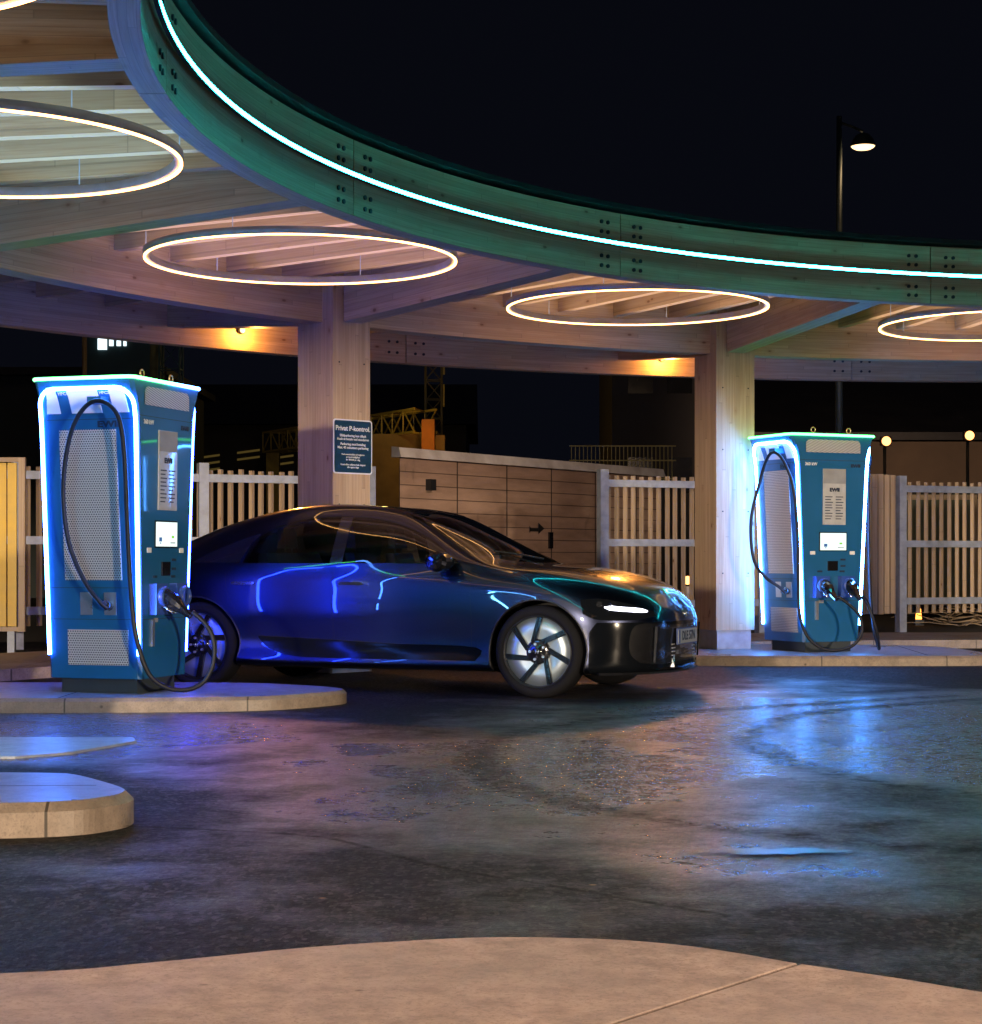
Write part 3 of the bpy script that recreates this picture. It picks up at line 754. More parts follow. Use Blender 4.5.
        secs = [(0, .050, .050), (.05, .056, .056), (.09, .052, .060), (.13, .040, .052), (.17, .030, .034), (.22, .026, .026), (.26, .024, .024)]
        prev = None
        for (t, w, h) in secs:
            c = st+ax*t; rg = []
            for i in range(12):
                an = 2*math.pi*i/12; ca, sa = math.cos(an), math.sin(an)
                f = 1/max(abs(ca), abs(sa))**.55
                rg.append(c+sd*(w*ca*f)+upv*(h*sa*f))
            if prev:
                for i in range(12): j = (i+1) % 12; cn.face([prev[i], prev[j], rg[j], rg[i]], None, 0, True)
            else: cn.face(rg[::-1])
            prev = rg
        cn.face(prev)
        co = cn.build('connector', M['blackgloss'], r)
        st2 = MB()
        for sgn_ in (-1, 1):
            a = st+ax*.03+sd*(.030*sgn_)+upv*.064; b = st+ax*.15+sd*(.022*sgn_)+upv*.056
            st2.tube([a, b], .007, 6)
        a = st+ax*.02+sd*.0+upv*.066; b = st+ax*.02+sd*.0+upv*.072
        st2.build('trim_strip', M['brightmetal'], co)
    # front and back faces
    for sx in (1,):
        m = MB(); P = []
        z0, z1, w, rc = 2.035, 2.165, .335, .05
        for cy, cz, a0 in ((w-rc, z1-rc, 0), (-w+rc, z1-rc, 90)):
            for i in range(6):
                t = R(a0+18*i); P.append((cy+rc*math.cos(t), cz+rc*math.sin(t)))
        P += [(-w, z0), (w, z0)]
        m.face([(hx(z)+.006, y, z) for y, z in P], [(y, z) for y, z in P]); m.face([(hx(z)+.0005, y, z) for y, z in P[::-1]]); m.build('head_vent', M['louvre'], r)
    for (zq, xq) in ((1.955, .40), (.522, .33)): m = MB(); fpatch(m, -xq, xq, zq, zq+.004, .0015); m.build('panel_seam', M['plinth'], r)
    m = MB(); fpatch(m, -.125, .155, 1.30, 1.87, .008); inf = m.build('notice_board', M['paper'], r)
    m = MB(); fpatch(m, -.123, .153, 1.72, 1.868, .0095); m.build('notice_header', M['silverdull'], inf)
    text('notice_lettering', 'EWII', .05, M['inkdark'], inf, (0, 1, 0), (0, 0, 1), (hx(1.66)+.0105, .015, 1.655), 'CENTER', .003, sx=1.2)
    m = MB()
    for k in range(9):
        for y0 in (-.10, .03):
            ln = (.09, .07, .095, .08, .09, .06, .09, .085, .07)[k]; z = 1.58-.028*k; fpatch(m, y0, y0+ln, z, z+.009, .0105)
    m.build('notice_print', M['inkdark'], inf)
    m = MB(); fpatch(m, -.165, .175, 1.03, 1.225, .006, 0); scn = m.build('screen_bezel', M['blackgloss'], r)
    m = MB(); fpatch(m, -.155, .165, 1.04, 1.215, .008, 0); m.build('screen', M['screen'], scn)
    for (a, b, z0, z1, mt) in ((-.11, -.07, 1.075, 1.105, 'iconblue'), (-.10, -.08, 1.06, 1.068, 'iconblue'), (.08, .115, 1.10, 1.118, 'icongreen'), (.06, .135, 1.063, 1.07, 'silverdull')): m = MB(); fpatch(m, a, b, z0, z1, .0095); m.build('screen_icon', M[mt], scn)
    for y in (-.245, .245):
        m = MB(); fpatch(m, y-.03, y+.03, .995, 1.03, .004); m.build('button_plate', M['offwhite'], r)
    m = MB(); fpatch(m, -.06, .06, .83, .93, .012); m.build('card_reader', M['blackgloss'], r)
    for (y, z) in ((.13, .935), (.13, .87), (.12, .815), (-.155, .815)):
        m = MB(); fpatch(m, y-.03, y+.03, z, z+.018, .004); m.build('connector_label', M['inkdark'], r)
    m = MB(); fpatch(m, -.205, -.175, .33, .52, .016); m.build('door_handle', M['silver'], r)
    m = MB(); fpatch(m, -.165, -.105, .50, .53, .003); m.build('lock_plate', M['silverdull'], r)
    text('power_lettering', '360 kW', .045, M['offwhite'], r, (0, 1, 0), (0, 0, 1), (hx(1.9)+.002, -.27, 1.915), 'CENTER', .001)
    text('maker_lettering', 'EWII', .042, M['inkdark'], r, (0, 1, 0), (0, 0, 1), (hx(1.9)+.002, .28, 1.905), 'CENTER', .003, sx=1.4)
    # top rim with its own light strip
    a, b, rc, z = .400, .528, .06, 2.215; P = []
    for cx, cy, a0 in ((a-rc, b-rc, 0), (-a+rc, b-rc, 90), (-a+rc, -b+rc, 180), (a-rc, -b+rc, 270)):
        for i in range(6): t = R(a0+18*i); P.append((cx+rc*math.cos(t), cy+rc*math.sin(t), z))
    m = MB(); m.tube(P, .0125, 8, closed=True); m.build('top_light_strip', M['led_rim'], r)
    m = MB(); m.prism([(p[0]*.965, p[1]*.975) for p in P], 2.206, 2.232, 0, .006); m.build('top_plate', M['chargerblue'], r)
    for y in (-.17, .27):
        for x in (.28,):
            m = MB(); pts = [(x+.0, y+.026*math.cos(2*math.pi*i/14), 2.272+.026*math.sin(2*math.pi*i/14)) for i in range(14)]; m.tube(pts, .007, 8, closed=True); m.tube([(x, y, 2.23), (x, y, 2.25)], .012, 8); m.build('lifting_eye', M['brass'], r)
    return r
M['headpanel'] = simple('headpanel', (.72, .74, .78), .4, 0, .04)
M['holster'] = simple('holster', (.03, .08, .35), .35, 0, .05, coat=.5)
M['silverdull'] = simple('silverdull', (.3, .31, .32), .5, .2)
M['brass'] = simple('brass', (.6, .5, .25), .35, .7)
c0 = charger()
c0.location = (-2.70, 13.42, .10); c0.rotation_euler = (0, 0, R(-17.7))
tag(c0, 'large blue charging station in front of the car tail, left in the photo', 'charging station', 'blue charging stations on their kerb islands')
c1 = copy_tree(c0); c1.location = (3.33, 19.25, .10); c1.rotation_euler = (0, 0, R(-64.8))
tag(c1, 'smaller-looking blue charging station to the right of the right timber column')
# the far station keeps its hose hanging in a wider loop; the near one has a single hose in view
for o in list(c1.children):
    if o.name.startswith('charging_cable'):
        ys = [v.co.y for v in o.data.vertices]
        if sum(ys) < 0:
            bpy.data.objects.remove(o); break
cp = [(.1375, -.41, .60), (.10, -.46, .66), (.0, -.56, .76), (-.10, -.63, .92), (-.12, -.66, 1.15), (-.11, -.66, 1.40), (-.05, -.62, 1.68), (.03, -.60, 1.90), (.13, -.595, 2.02), (.24, -.58, 2.02), (.33, -.54, 1.90),
      (.37, -.47, 1.65), (.38, -.43, 1.2), (.38, -.42, .75), (.40, -.42, .40), (.45, -.36, .17), (.55, -.25, .05), (.66, -.12, .035), (.74, .0, .09), (.79, .06, .22), (.78, .04, .38), (.73, -.06, .50), (.665, -.145, .575)]
m = MB(); m.tube(smooth_line(cp, 6), .0165, 10); m.build('charging_cable', M['cable'], c1)
for o in c1.children:
    if o.name.startswith(('light_strip', 'top_light_strip')):
        o.data = o.data.copy(); o.data.materials[0] = M['led_green'] if o.name.startswith('top') else M['led_iceblue']
for o in list(c0.children):
    if o.name.startswith(('charging_cable', 'connector')) and not o.name.startswith('connector_label') and sum(v.co.y for v in o.data.vertices) > 0:
        for ch in list(o.children): bpy.data.objects.remove(ch)
        bpy.data.objects.remove(o)
c2 = copy_tree(c1)  # unseen station added so its strips colour the front wheel
for o in c2.children:
    if o.name.startswith(('light_strip', 'top_light_strip')): o.data = o.data.copy(); o.data.materials[0] = M['led_skyblue'] if not o.name.startswith('top') else M['led_blue']; c2.location = (-3.8, 9.75, .013); c2.rotation_euler = (0, 0, R(137)); tag(c2, 'added blue charging station out of view on the flat slab, lights the wheel')
c3 = copy_tree(c1); c3.location = (11.2, 18.2, .10); c3.rotation_euler = (0, 0, R(-122)); tag(c3, 'added blue charging station out of view to the right, kept for its glow')  # second unseen station, added for its blue glow
# ------------------------------------------------------------------ fences
def FY(x): return 23.92+.442*x
fd = Vector((1, .442, 0)).normalized(); fn = Vector((fd.y, -fd.x, 0))      # fn points to the camera
fa = math.atan2(fd.y, fd.x)
def fence(name, x0, x1, label, zt=2.15, posts=(), pitch=.128, endpost=None, group=None, x2=None):
    loc = (x0, FY(x0), 0); r = empty(name, loc); L = (x1-x0)/fd.x
    m = MB(); n = int(L/pitch)
    for i in range(n+1):
        t = .04+i*pitch+random.uniform(-.006, .006)
        if t > L-.02: break
        c = fd*t; dz = random.uniform(-.012, .012); w = .034
        tz = random.uniform(-.004, .004)
        q0 = [c+Vector((w*math.cos(a), w*math.sin(a), .27)) for a in (0.3, 1.87, 3.44, 5.01)]
        q1 = [p+Vector((tz, 0, zt-.27+dz)) for p in q0]
        m.hexa(q0, q1)
    m.build('slats', M['slatwood'], r)
    for z in (.40, 1.22, zt-.15):
        m = MB(); a = fn*.045-fd*.02; b = fn*.045+fd*(L+.02)
        m.beam((a.x, a.y, z), (b.x, b.y, z), .035, .095); m.build('rail', M['galv'], r)
    for t in posts:
        c = fd*t+fn*.02
        m = MB(); m.box((c.x, c.y, (zt+.08)/2), (.12, .12, zt+.08), fa); m.build('post', M['galv'], r)
    tag(r, label, 'fence', group); return r
fence('slat_fence', -6.6, -1.55, 'slat fence with pale rails behind the tall charging station and the rear of the car', 2.13, (1.2, 3.4, 5.54), group='slat fences')
fence('slat_fence', 1.52, 3.9, 'slat fence section with a thick grey end post, left of the right timber column', 2.16, (-.05, 2.4), group='slat fences')
fence('slat_fence', 5.86, 12.5, 'slat fence at the right edge of the photo with cream containers seen through it', 2.16, (.0, 3.4, 6.9), pitch=.138, group='slat fences')
# dense board panel in the far fence
r = empty('board_fence_panel', (3.95, FY(3.95), 0)); m = MB()
L = (5.80-3.95)/fd.x; i = 0
while i*.104 < L-.05:
    c = fd*(.05+i*.104)+fn*.03; m.box((c.x, c.y, 1.26), (.085, .07, 1.98+random.uniform(-.02, .02)), fa); i += 1
m.build('boards', M['slatwood'], r); m = MB(); m.box(tuple(fd*(L/2)-fn*.03+Vector((0, 0, 1.0))), (L, .04, .1), fa); m.build('rail', M['galv'], r)
tag(r, 'close-set upright plank panel showing to the right of the far charging station', 'fence panel')
# yellow board screen
r = empty('yellow_board_screen', (-6.35, 20.6, 0))
m = MB()
for i in range(9): m.box((.10+i*.115, 0, 1.21), (.098, .03, 1.82))
m.build('boards', M['yellowboard'], r)
m = MB(); m.box((1.13, 0, 1.21), (.07, .06, 1.94)); m.box((.0, 0, 1.21), (.07, .06, 1.94)); m.box((.565, 0, 2.155), (1.06, .06, .05)); m.box((.565, 0, .27), (1.06, .06, .05)); m.build('frame', M['slatwood'], r)
m = MB(); m.box((.2, .05, .13), (.08, .08, .26)); m.build('foot', M['galv'], r); m = MB(); m.box((1.0, .05, .13), (.08, .08, .26)); m.build('foot', M['galv'], r)
tag(r, 'yellow vertical board screen in a wooden frame at the left edge of the photo', 'screen')
# dark verge behind the fence
m = MB(); m.face([(-40, 22.5, .004), (40, 24.5, .004), (40, 34, .004), (-40, 34, .004)]); m.build('verge', M['soil'] if 'soil' in M else M['asphalt']); bpy.data.objects['verge']['kind'] = 'structure'

# ------------------------------------------------------------------ timber clad building behind the car
def cladding():
    t = NT('cladding'); uv = t.n('ShaderNodeUVMap').outputs[0]; sp = t.n('ShaderNodeSeparateXYZ', {0: uv})
    f = t.math('FRACT', t.math('DIVIDE', sp.outputs[1], .235)); l = t.math('LESS_THAN', f, .07)
    n1 = t.noise(t.mapping(uv, (.6, 3, 1)), 1.2, 5, .65); n2 = t.noise(uv, 40, 3)
    c = t.mix(t.ramp(n1, [(.35, 0.0), (.7, 1.0)]), (.54, .37, .28), (.34, .23, .17)); c = t.mix(t.math('MULTIPLY', n2, .25), c, (.1, .07, .05))
    st = t.ramp(t.noise(t.mapping(uv, (1.4, .45, 1), (3, 0, 0)), 2.0, 4), [(.62, 0.0), (.8, .7)]); c = t.mix(st, c, (.08, .055, .045))
    c = t.mix(t.math('MULTIPLY', l, .75), c, (.03, .02, .016))
    return t.finish(c, .7, 0, t.bump(t.math('SUBTRACT', 1.0, l), .5, .01))
M['cladding'] = cladding()
A = Vector((-1.60, 32.5, 0)); B = Vector((3.72, 40.4, 0)); d = (B-A); Lw = d.length; d.normalize(); nb = Vector((-d.y, d.x, 0))
rz = math.atan2(d.y, d.x)
b = empty('brown_building', tuple(A), rz)
m = MB(); H = 2.86
vb = Vector((-.052, .9986, 0))*6.0; BK = (vb.dot(d), vb.dot(nb))     # the near end wall runs straight back
m.face([(0, 0, 0), (Lw, 0, 0), (Lw, 0, H), (0, 0, H)], [(0, 0), (Lw, 0), (Lw, H), (0, H)])
m.face([(BK[0], BK[1], 0), (0, 0, 0), (0, 0, H), (BK[0], BK[1], H)], [(0, 0), (6, 0), (6, H), (0, H)])
m.face([(Lw, 0, 0), (Lw, 6, 0), (Lw, 6, H), (Lw, 0, H)], [(0, 0), (6, 0), (6, H), (0, H)])
m.face([(Lw, 6, 0), (BK[0], BK[1], 0), (BK[0], BK[1], H), (Lw, 6, H)], [(0, 0), (Lw, 0), (Lw, H), (0, H)])
m.build('wall', M['cladding'], b)
m = MB(); m.face([(0, 0, H-.01), (Lw, 0, H-.01), (Lw, 6, H-.01), (BK[0], BK[1], H-.01)]); m.build('roof', M['darkmetal'], b)
m = MB(); m.hexa([(-.06, -.07, H-.02), (-.06, .14, H-.02), (-.06, .14, H+.17), (-.06, -.02, H+.15)], [(Lw+.06, -.07, H-.02), (Lw+.06, .14, H-.02), (Lw+.06, .14, H+.17), (Lw+.06, -.02, H+.15)]); m.build('coping', M['coping'], b)
for t in (1.75, 3.4, 5.0, 6.7, 8.4): m = MB(); m.box((t, -.004, H/2), (.022, .012, H)); m.build('joint_strip', M['darkbrown'], b)
m = MB(); m.box((4.35, -.01, 1.62), (.30, .014, .06)); m.face([(4.5, -.018, 1.54), (4.72, -.018, 1.65), (4.5, -.018, 1.76)]); m.face([(4.18, -.018, 1.56), (4.26, -.018, 1.62), (4.18, -.018, 1.70)]); m.build('arrow_marking', M['blackmatt'], b)
m = MB(); m.box((4.95, -.02, 1.42), (.13, .04, .32)); m.build('meter_box', M['blackgloss'], b)
m = MB(); m.box((.85, -.06, 2.38), (.16, .12, .2)); m.build('camera_box', M['darkmetal'], b)
tag(b, 'low brown panel-clad building with a pale metal coping, behind the car windscreen', 'building')

# ------------------------------------------------------------------ lattice gantry, orange-lit structure and mast
def lattice(m, p0, p1, w, h, n, t=.05, mi=0):
    """box truss from p0 to p1 (underside centre), width w, height h, n bays"""
    p0 = Vector(p0); p1 = Vector(p1); d = (p1-p0); L = d.length; d.normalize()
    if abs(d.z) > .9: s1 = Vector((1, 0, 0)); s2 = Vector((0, 1, 0))
    else: s1 = Vector((-d.y, d.x, 0)).normalized(); s2 = Vector((0, 0, 1))
    cs = [s1*(-w/2), s1*(w/2), s1*(w/2)+s2*h, s1*(-w/2)+s2*h]
    for c in cs: m.tube([p0+c, p1+c], t, 4, mi, False)
    for i in range(n):
        a = p0+d*(L*i/n); e = p0+d*(L*(i+1)/n)
        for j in range(4):
            c, c2 = cs[j], cs[(j+1) % 4]
            m.tube([a+c, a+c2], t*.55, 4, mi, False)
            m.tube([a+c, e+c2] if i % 2 else [a+c2, e+c], t*.55, 4, mi, False)
r = empty('lattice_gantry', (-8.5, 70, 0)); m = MB(); lattice(m, (0, 2, 5.2), (6.35, -9.5, 5.2), .8, .75, 16, .05); m.build('truss', M['cranepaint'], r)
m = MB(); m.box((0, 2.2, 2.6), (.5, .5, 5.2)); m.build('leg', M['cranepaint'], r)
tag(r, 'yellow lattice gantry beam running above the brown building, behind the left timber column', 'gantry')
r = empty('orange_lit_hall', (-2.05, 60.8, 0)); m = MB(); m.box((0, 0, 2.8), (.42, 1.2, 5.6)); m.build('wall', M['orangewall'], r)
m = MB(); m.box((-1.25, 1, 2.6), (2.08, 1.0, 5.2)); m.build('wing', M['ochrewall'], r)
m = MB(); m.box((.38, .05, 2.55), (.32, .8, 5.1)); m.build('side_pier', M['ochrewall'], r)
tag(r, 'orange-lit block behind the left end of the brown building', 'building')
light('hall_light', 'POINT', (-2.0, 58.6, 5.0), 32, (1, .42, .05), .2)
light('gantry_light', 'POINT', (-3.4, 58.2, 6.6), 38, (1, .75, .2), .3)
r = empty('lattice_mast', (-1.96, 63, 0)); m = MB(); lattice(m, (0, 0, 0), (0, 0, 13), .55, .55, 20, .045); m.build('mast', M['mastdark'], r)
m = MB()
for z in (6.2, 7.3): m.box((.36, -.1, z+.4), (.05, .3, .75)); 
m.build('lamp_guard', M['cranepaint'], r)
tag(r, 'thin dark lattice mast rising behind the brown building', 'mast')
# dim railing past the brown building
r = empty('roof_railing', (3.0, 46, 0)); m = MB()
for i in range(26): m.tube([(-1.0+i*.1, 0, 3.0), (-1.0+i*.1, 0, 3.86)], .012, 4, 0, False)
for z in (3.05, 3.5, 3.86): m.tube([(-1.05, 0, z), (1.6, 0, z)], .02, 4, 0, False)
m.build('bars', M['railyellow'], r); m = MB(); m.box((.3, .5, 1.5), (3.0, .9, 3.0)); m.build('landing', M['darkblock'], r)
tag(r, 'dim yellow railing on a landing just beyond the right end of the brown building', 'railing')
# tall dark block right of it, big dark hall to the right
r = empty('dark_block', (5.2, 52, 0)); m = MB(); m.box((0, 3, 4.6), (3.6, 6, 9.2)); m.build('wall', M['darkblock'], r)
for i in range(6): m = MB(); m.box((-1.0+(i % 3)*1.1, -.02, 3.4+2.8*(i//3)), (.7, .06, 1.0)); m.build('window', M['darkglass'], r)
tag(r, 'tall dark block seen between the brown building and the right timber column', 'building')
r = empty('industrial_hall', (19, 62, 0)); m = MB(); m.box((0, 8, 1.7), (26, 16, 3.4)); m.build('base_wall', M['darkblock'], r)
m = MB(); m.box((0, 8, 4.2), (26.2, 16.2, 1.55)); m.build('upper_wall', M['tanwall'], r)
m = MB(); m.prism([(-13.4, -.8), (13.4, -.8), (13.4, 17), (-13.4, 17)], 4.99, 5.25); m.build('roof_edge', M['darkmetal'], r)
m = MB(); m.hexa([(-13.3, -.6, 5.26), (13.3, -.6, 5.26), (13.3, 8, 8.0), (-13.3, 8, 8.0)], [(-13.3, -.55, 5.26), (13.3, -.55, 5.26), (13.3, 16.5, 5.26), (-13.3, 16.5, 5.26)]) if False else m.face([(-13.3, -.6, 5.26), (13.3, -.6, 5.26), (13.3, 8, 7.8), (-13.3, 8, 7.8)]); m.face([(13.3, 16.6, 5.26), (-13.3, 16.6, 5.26), (-13.3, 8, 7.8), (13.3, 8, 7.8)])
m.face([(-13.3, -.6, 5.26), (-13.3, 8, 7.8), (-13.3, 16.6, 5.26)]); m.build('roof', M['roofdark'], r)
for i in range(9):
    m = MB(); m.box((-11+i*2.75, -.03, 2.75), (2.2, .08, .75)); w = m.build('window', M['darkglass'], r)
tag(r, 'long dark hall with a tan upper wall behind the fence at the right', 'building')
# left background: long dark hall with slot lights, tower with lit windows, pole, lattice mast
r = empty('dark_hall', (-14, 74, 0)); m = MB(); m.box((0, 6, 3.2), (26, 12, 6.4)); m.build('wall', M['darkblock'], r)
m = MB(); m.face([(-13.4, -.5, 6.41), (13.4, -.5, 6.41), (13.4, 6, 8.6), (-13.4, 6, 8.6)]); m.face([(13.4, 12.5, 6.41), (-13.4, 12.5, 6.41), (-13.4, 6, 8.6), (13.4, 6, 8.6)]); m.face([(13.4, -.5, 6.41), (13.4, 12.5, 6.41), (13.4, 6, 8.6)]); m.build('roof', M['roofdark'], r)
for (x, zz, ln, k) in ((2.3, 5.05, .85, 3), (3.85, 5.25, .9, 2), (5.25, 5.3, .85, 3)):
    m = MB()
    for i in range(k): 
        z = zz-i*.27; m.hexa([(x, -.05, z), (x, .0, z), (x, .0, z+.08), (x, -.05, z+.08)], [(x+ln, -.05, z+.12), (x+ln, .0, z+.12), (x+ln, .0, z+.20), (x+ln, -.05, z+.20)])
    m.build('lit_louvre', M['dimglow'], r)
tag(r, 'long dark hall with three dim yellow louvre sets, left of the left timber column', 'building')
r = empty('teal_tower', (-9.1, 45, 0)); m = MB(); m.box((0, 1, 4), (1.6, 2, 8)); m.build('wall', M['tealwall'], r)
m = MB(); m.box((-.35, -.02, 6.35), (.22, .05, .42)); m.box((-.13, -.02, 6.38), (.1, .05, .3)); m.box((.05, -.02, 6.38), (.1, .05, .3)); m.box((.2, -.02, 6.38), (.07, .05, .3)); m.build('lit_window', M['windowglow'], r)
m = MB(); m.box((.65, -.08, 4.25), (.3, .16, .35)); m.build('wall_box', M['ochrewall'], r)
tag(r, 'dark teal tower with white lit windows just under the canopy edge at the left', 'tower')
r = empty('lattice_mast', (-8.0, 46, 0)); m = MB(); lattice(m, (0, 0, 0), (0, 0, 9), .5, .5, 14, .03); m.build('mast', M['tealsteel'], r); tag(r, 'dark teal lattice mast beside the tower with lit windows', 'mast')
r = empty('flag_pole', (-8.35, 38, 0)); m = MB(); m.tube([(0, 0, 0), (0, 0, 7)], .05, 8); m.build('pole', M['ochrewall'], r); m = MB(); m.lathe([(0, .09), (.12, .09), (.13, .05)], (0, 0, 0), 'z', 12); m.build('base', M['galv'], r)
tag(r, 'thin ochre pole above the left end of the tall charging station', 'pole')
r = empty('grey_hall', (-17, 50, 0)); m = MB(); m.box((0, 4, 3), (16, 8, 6)); m.build('wall', M['darkblock2'], r)
m = MB(); m.prism([(-8.3, -.4), (8.3, -.4), (8.3, 8.4), (-8.3, 8.4)], 6.003, 6.2); m.build('roof', M['roofdark'], r); tag(r, 'dark grey-green hall behind the yellow board screen at the left edge', 'building')
# ------------------------------------------------------------------ lamps
r = empty('street_lamp', (5.27, 28, 0))
m = MB(); m.tube([(0, 0, 0), (0, 0, 4), (0, 0, 7.75)], .06, 12, rs=[.07, .055, .04]); m.lathe([(0, .14), (.5, .13), (.55, .08)], (0, 0, 0), 'z', 14); m.build('pole', M['polepaint'], r)
m = MB(); m.tube([(.0, 0, 7.66), (.18, 0, 7.60), (.36, 0, 7.52)], .02, 8); m.build('arm', M['polepaint'], r)
m = MB(); m.lathe([(.20, .03), (.17, .10), (.09, .16), (.0, .19), (-.008, .185)], (.36, 0, 7.30), 'z', 28); hd = m.build('lamp_shade', M['polepaint'], r)
m = MB(); m.lathe([(0, .178), (-.02, .165), (-.045, .12), (-.058, .06), (-.06, .001)], (.36, 0, 7.30), 'z', 28); m.build('lamp_lens', M['lampglow'], hd)
tag(r, 'tall street lamp with a lit dome shade rising above the canopy', 'street lamp')
light('street_lamp_light', 'POINT', (5.63, 28, 7.17), 20, (1, .66, .34), .12)
fl0 = None
for (x, y, z, txt) in ((8.55, 40, 3.6, 'lit floodlight on a thin post, touching the top corner of the far charging station'), (10.35, 40, 3.72, 'lit floodlight on a thin post above the fence at the right edge')):
    if fl0 is None:
        fl0 = empty('floodlight', (x, y, 0)); r = fl0
        m = MB(); m.tube([(0, .18, 0), (0, .18, 3.6)], .035, 8); m.build('post', M['polepaint'], r)
        m = MB(); m.box((0, .09, 3.6), (.22, .16, .2)); hd = m.build('lamp_housing', M['darkmetal'], r)
        m = MB(); m.lathe([(0, .10), (-.05, .085), (-.085, .05), (-.095, .001)], (0, .0, 3.6), 'y', 20); m.build('lamp_lens', M['floodglow'], hd)
    else: r = copy_tree(fl0); r.location = (x, y, z-3.6)
    tag(r, txt, 'floodlight', 'floodlights behind the fence')
for x in (9.5, 13.2): light('hall_floodlight_light', 'SPOT', (x, 42, 3.9), 2000, (1, .62, .38), .2, (x+3.5, 61, 4.5), spot=R(76))
r = empty('bollard_lamp', (3.23, 30.4, 0)); m = MB(); m.tube([(0, 0, 0), (0, 0, .6)], .05, 10); m.build('post', M['galv'], r); m = MB(); m.lathe([(-.07, .001), (-.06, .05), (0, .075), (.06, .05), (.07, .001)], (0, 0, .70), 'z', 14); m.build('lamp_lens', M['floodglow2'], r)
tag(r, 'small glowing bollard lamp seen through the slats beside the right timber column', 'lamp')
r = empty('marker_lamp', (6.75, 29.2, 0)); m = MB(); m.box((0, 0, .05), (.14, .14, .1)); m.build('base', M['darkmetal'], r); m = MB(); m.lathe([(0, .05), (.16, .035), (.19, .001)], (0, 0, .1), 'z', 12); m.build('lamp_lens', M['amber'], r)
tag(r, 'small orange marker lamp on the ground under the fence at the right', 'lamp')
# cream containers behind the right fence
for (x, y, w, h, mt, txt) in ((8.0, 33, 1.25, 1.95, 'greencont', 'pale green site container behind the right-hand fence'), (10.1, 33.2, 2.4, 1.9, 'creamcont', 'cream site container with dark lettering behind the right-hand fence')):
    r = empty('site_container', (x, y, 0)); m = MB(); m.box((0, 1, .25+h/2), (w, 2, h)); m.build('body', M[mt], r)
    m = MB(); m.box((0, -.02, .30), (w+.02, .05, .12)); m.box((0, -.02, .2+h), (w+.02, .05, .09)); m.box((-w/2, -.02, .25+h/2), (.07, .06, h)); m.box((w/2, -.02, .25+h/2), (.07, .06, h)); m.build('corner_frame', M['slatwood'], r)
    m = MB(); m.box((-w*.3, .5, .1), (.2, .5, .2)); m.build('foot_block', M['darkmetal'], r); m = MB(); m.box((w*.3, .5, .1), (.2, .5, .2)); m.build('foot_block', M['darkmetal'], r)
    if w > 2: text('container_lettering', 'UR', .3, M['inkdark'], r, (1, 0, 0), (0, 0, 1), (-.75, -.03, 1.55), 'CENTER', .004)
    tag(r, txt, 'container')
m = MB(); rng = random.Random(3)
for i in range(90):
    x = rng.uniform(6.6, 11.5); y = FY(x)+rng.uniform(.4, 1.8); p = [(x, y, rng.uniform(.02, .3))]
    a = rng.uniform(0, 6.28)
    for k in range(4): a += rng.uniform(-.6, .6); q = p[-1]; p.append((q[0]+.22*math.cos(a), q[1]+.15*math.sin(a), max(.02, q[2]+rng.uniform(-.07, .08))))
    m.tube(p, rng.uniform(.005, .014), 5)
o = m.build('brushwood', M['slatwood']); tag(o, 'tangle of thin cut branches lying behind the foot of the right-hand fence', 'branches', kind='stuff')
# ------------------------------------------------------------------ the car (local: +x forward from the front axle, +y away from camera side (its left), z up)
def nspline(xk, Y, xq):
    """natural cubic spline, Y (n, ...)"""
    xk = np.asarray(xk, float); Y = np.asarray(Y, float); n = len(xk); h = np.diff(xk)
    A = np.zeros((n, n)); A[0, 0] = A[-1, -1] = 1; rhs = np.zeros_like(Y)
    for i in range(1, n-1):
        A[i, i-1] = h[i-1]; A[i, i] = 2*(h[i-1]+h[i]); A[i, i+1] = h[i]
        rhs[i] = 6*((Y[i+1]-Y[i])/h[i]-(Y[i]-Y[i-1])/h[i-1])
    Mm = np.linalg.solve(A, rhs.reshape(n, -1)).reshape(Y.shape)
    k = np.clip(np.searchsorted(xk, xq)-1, 0, n-2); sh = (-1,)+(1,)*(Y.ndim-1)
    t0 = (xk[k+1]-xq).reshape(sh); t1 = (xq-xk[k]).reshape(sh); hk = h[k].reshape(sh)
    return (Mm[k]*t0**3+Mm[k+1]*t1**3)/(6*hk)+(Y[k]/hk-Mm[k]*hk/6)*t0+(Y[k+1]/hk-Mm[k+1]*hk/6)*t1
def row(s, *pts): return [((p[2] if len(p) > 2 else s), p[0], p[1]) for p in pts]
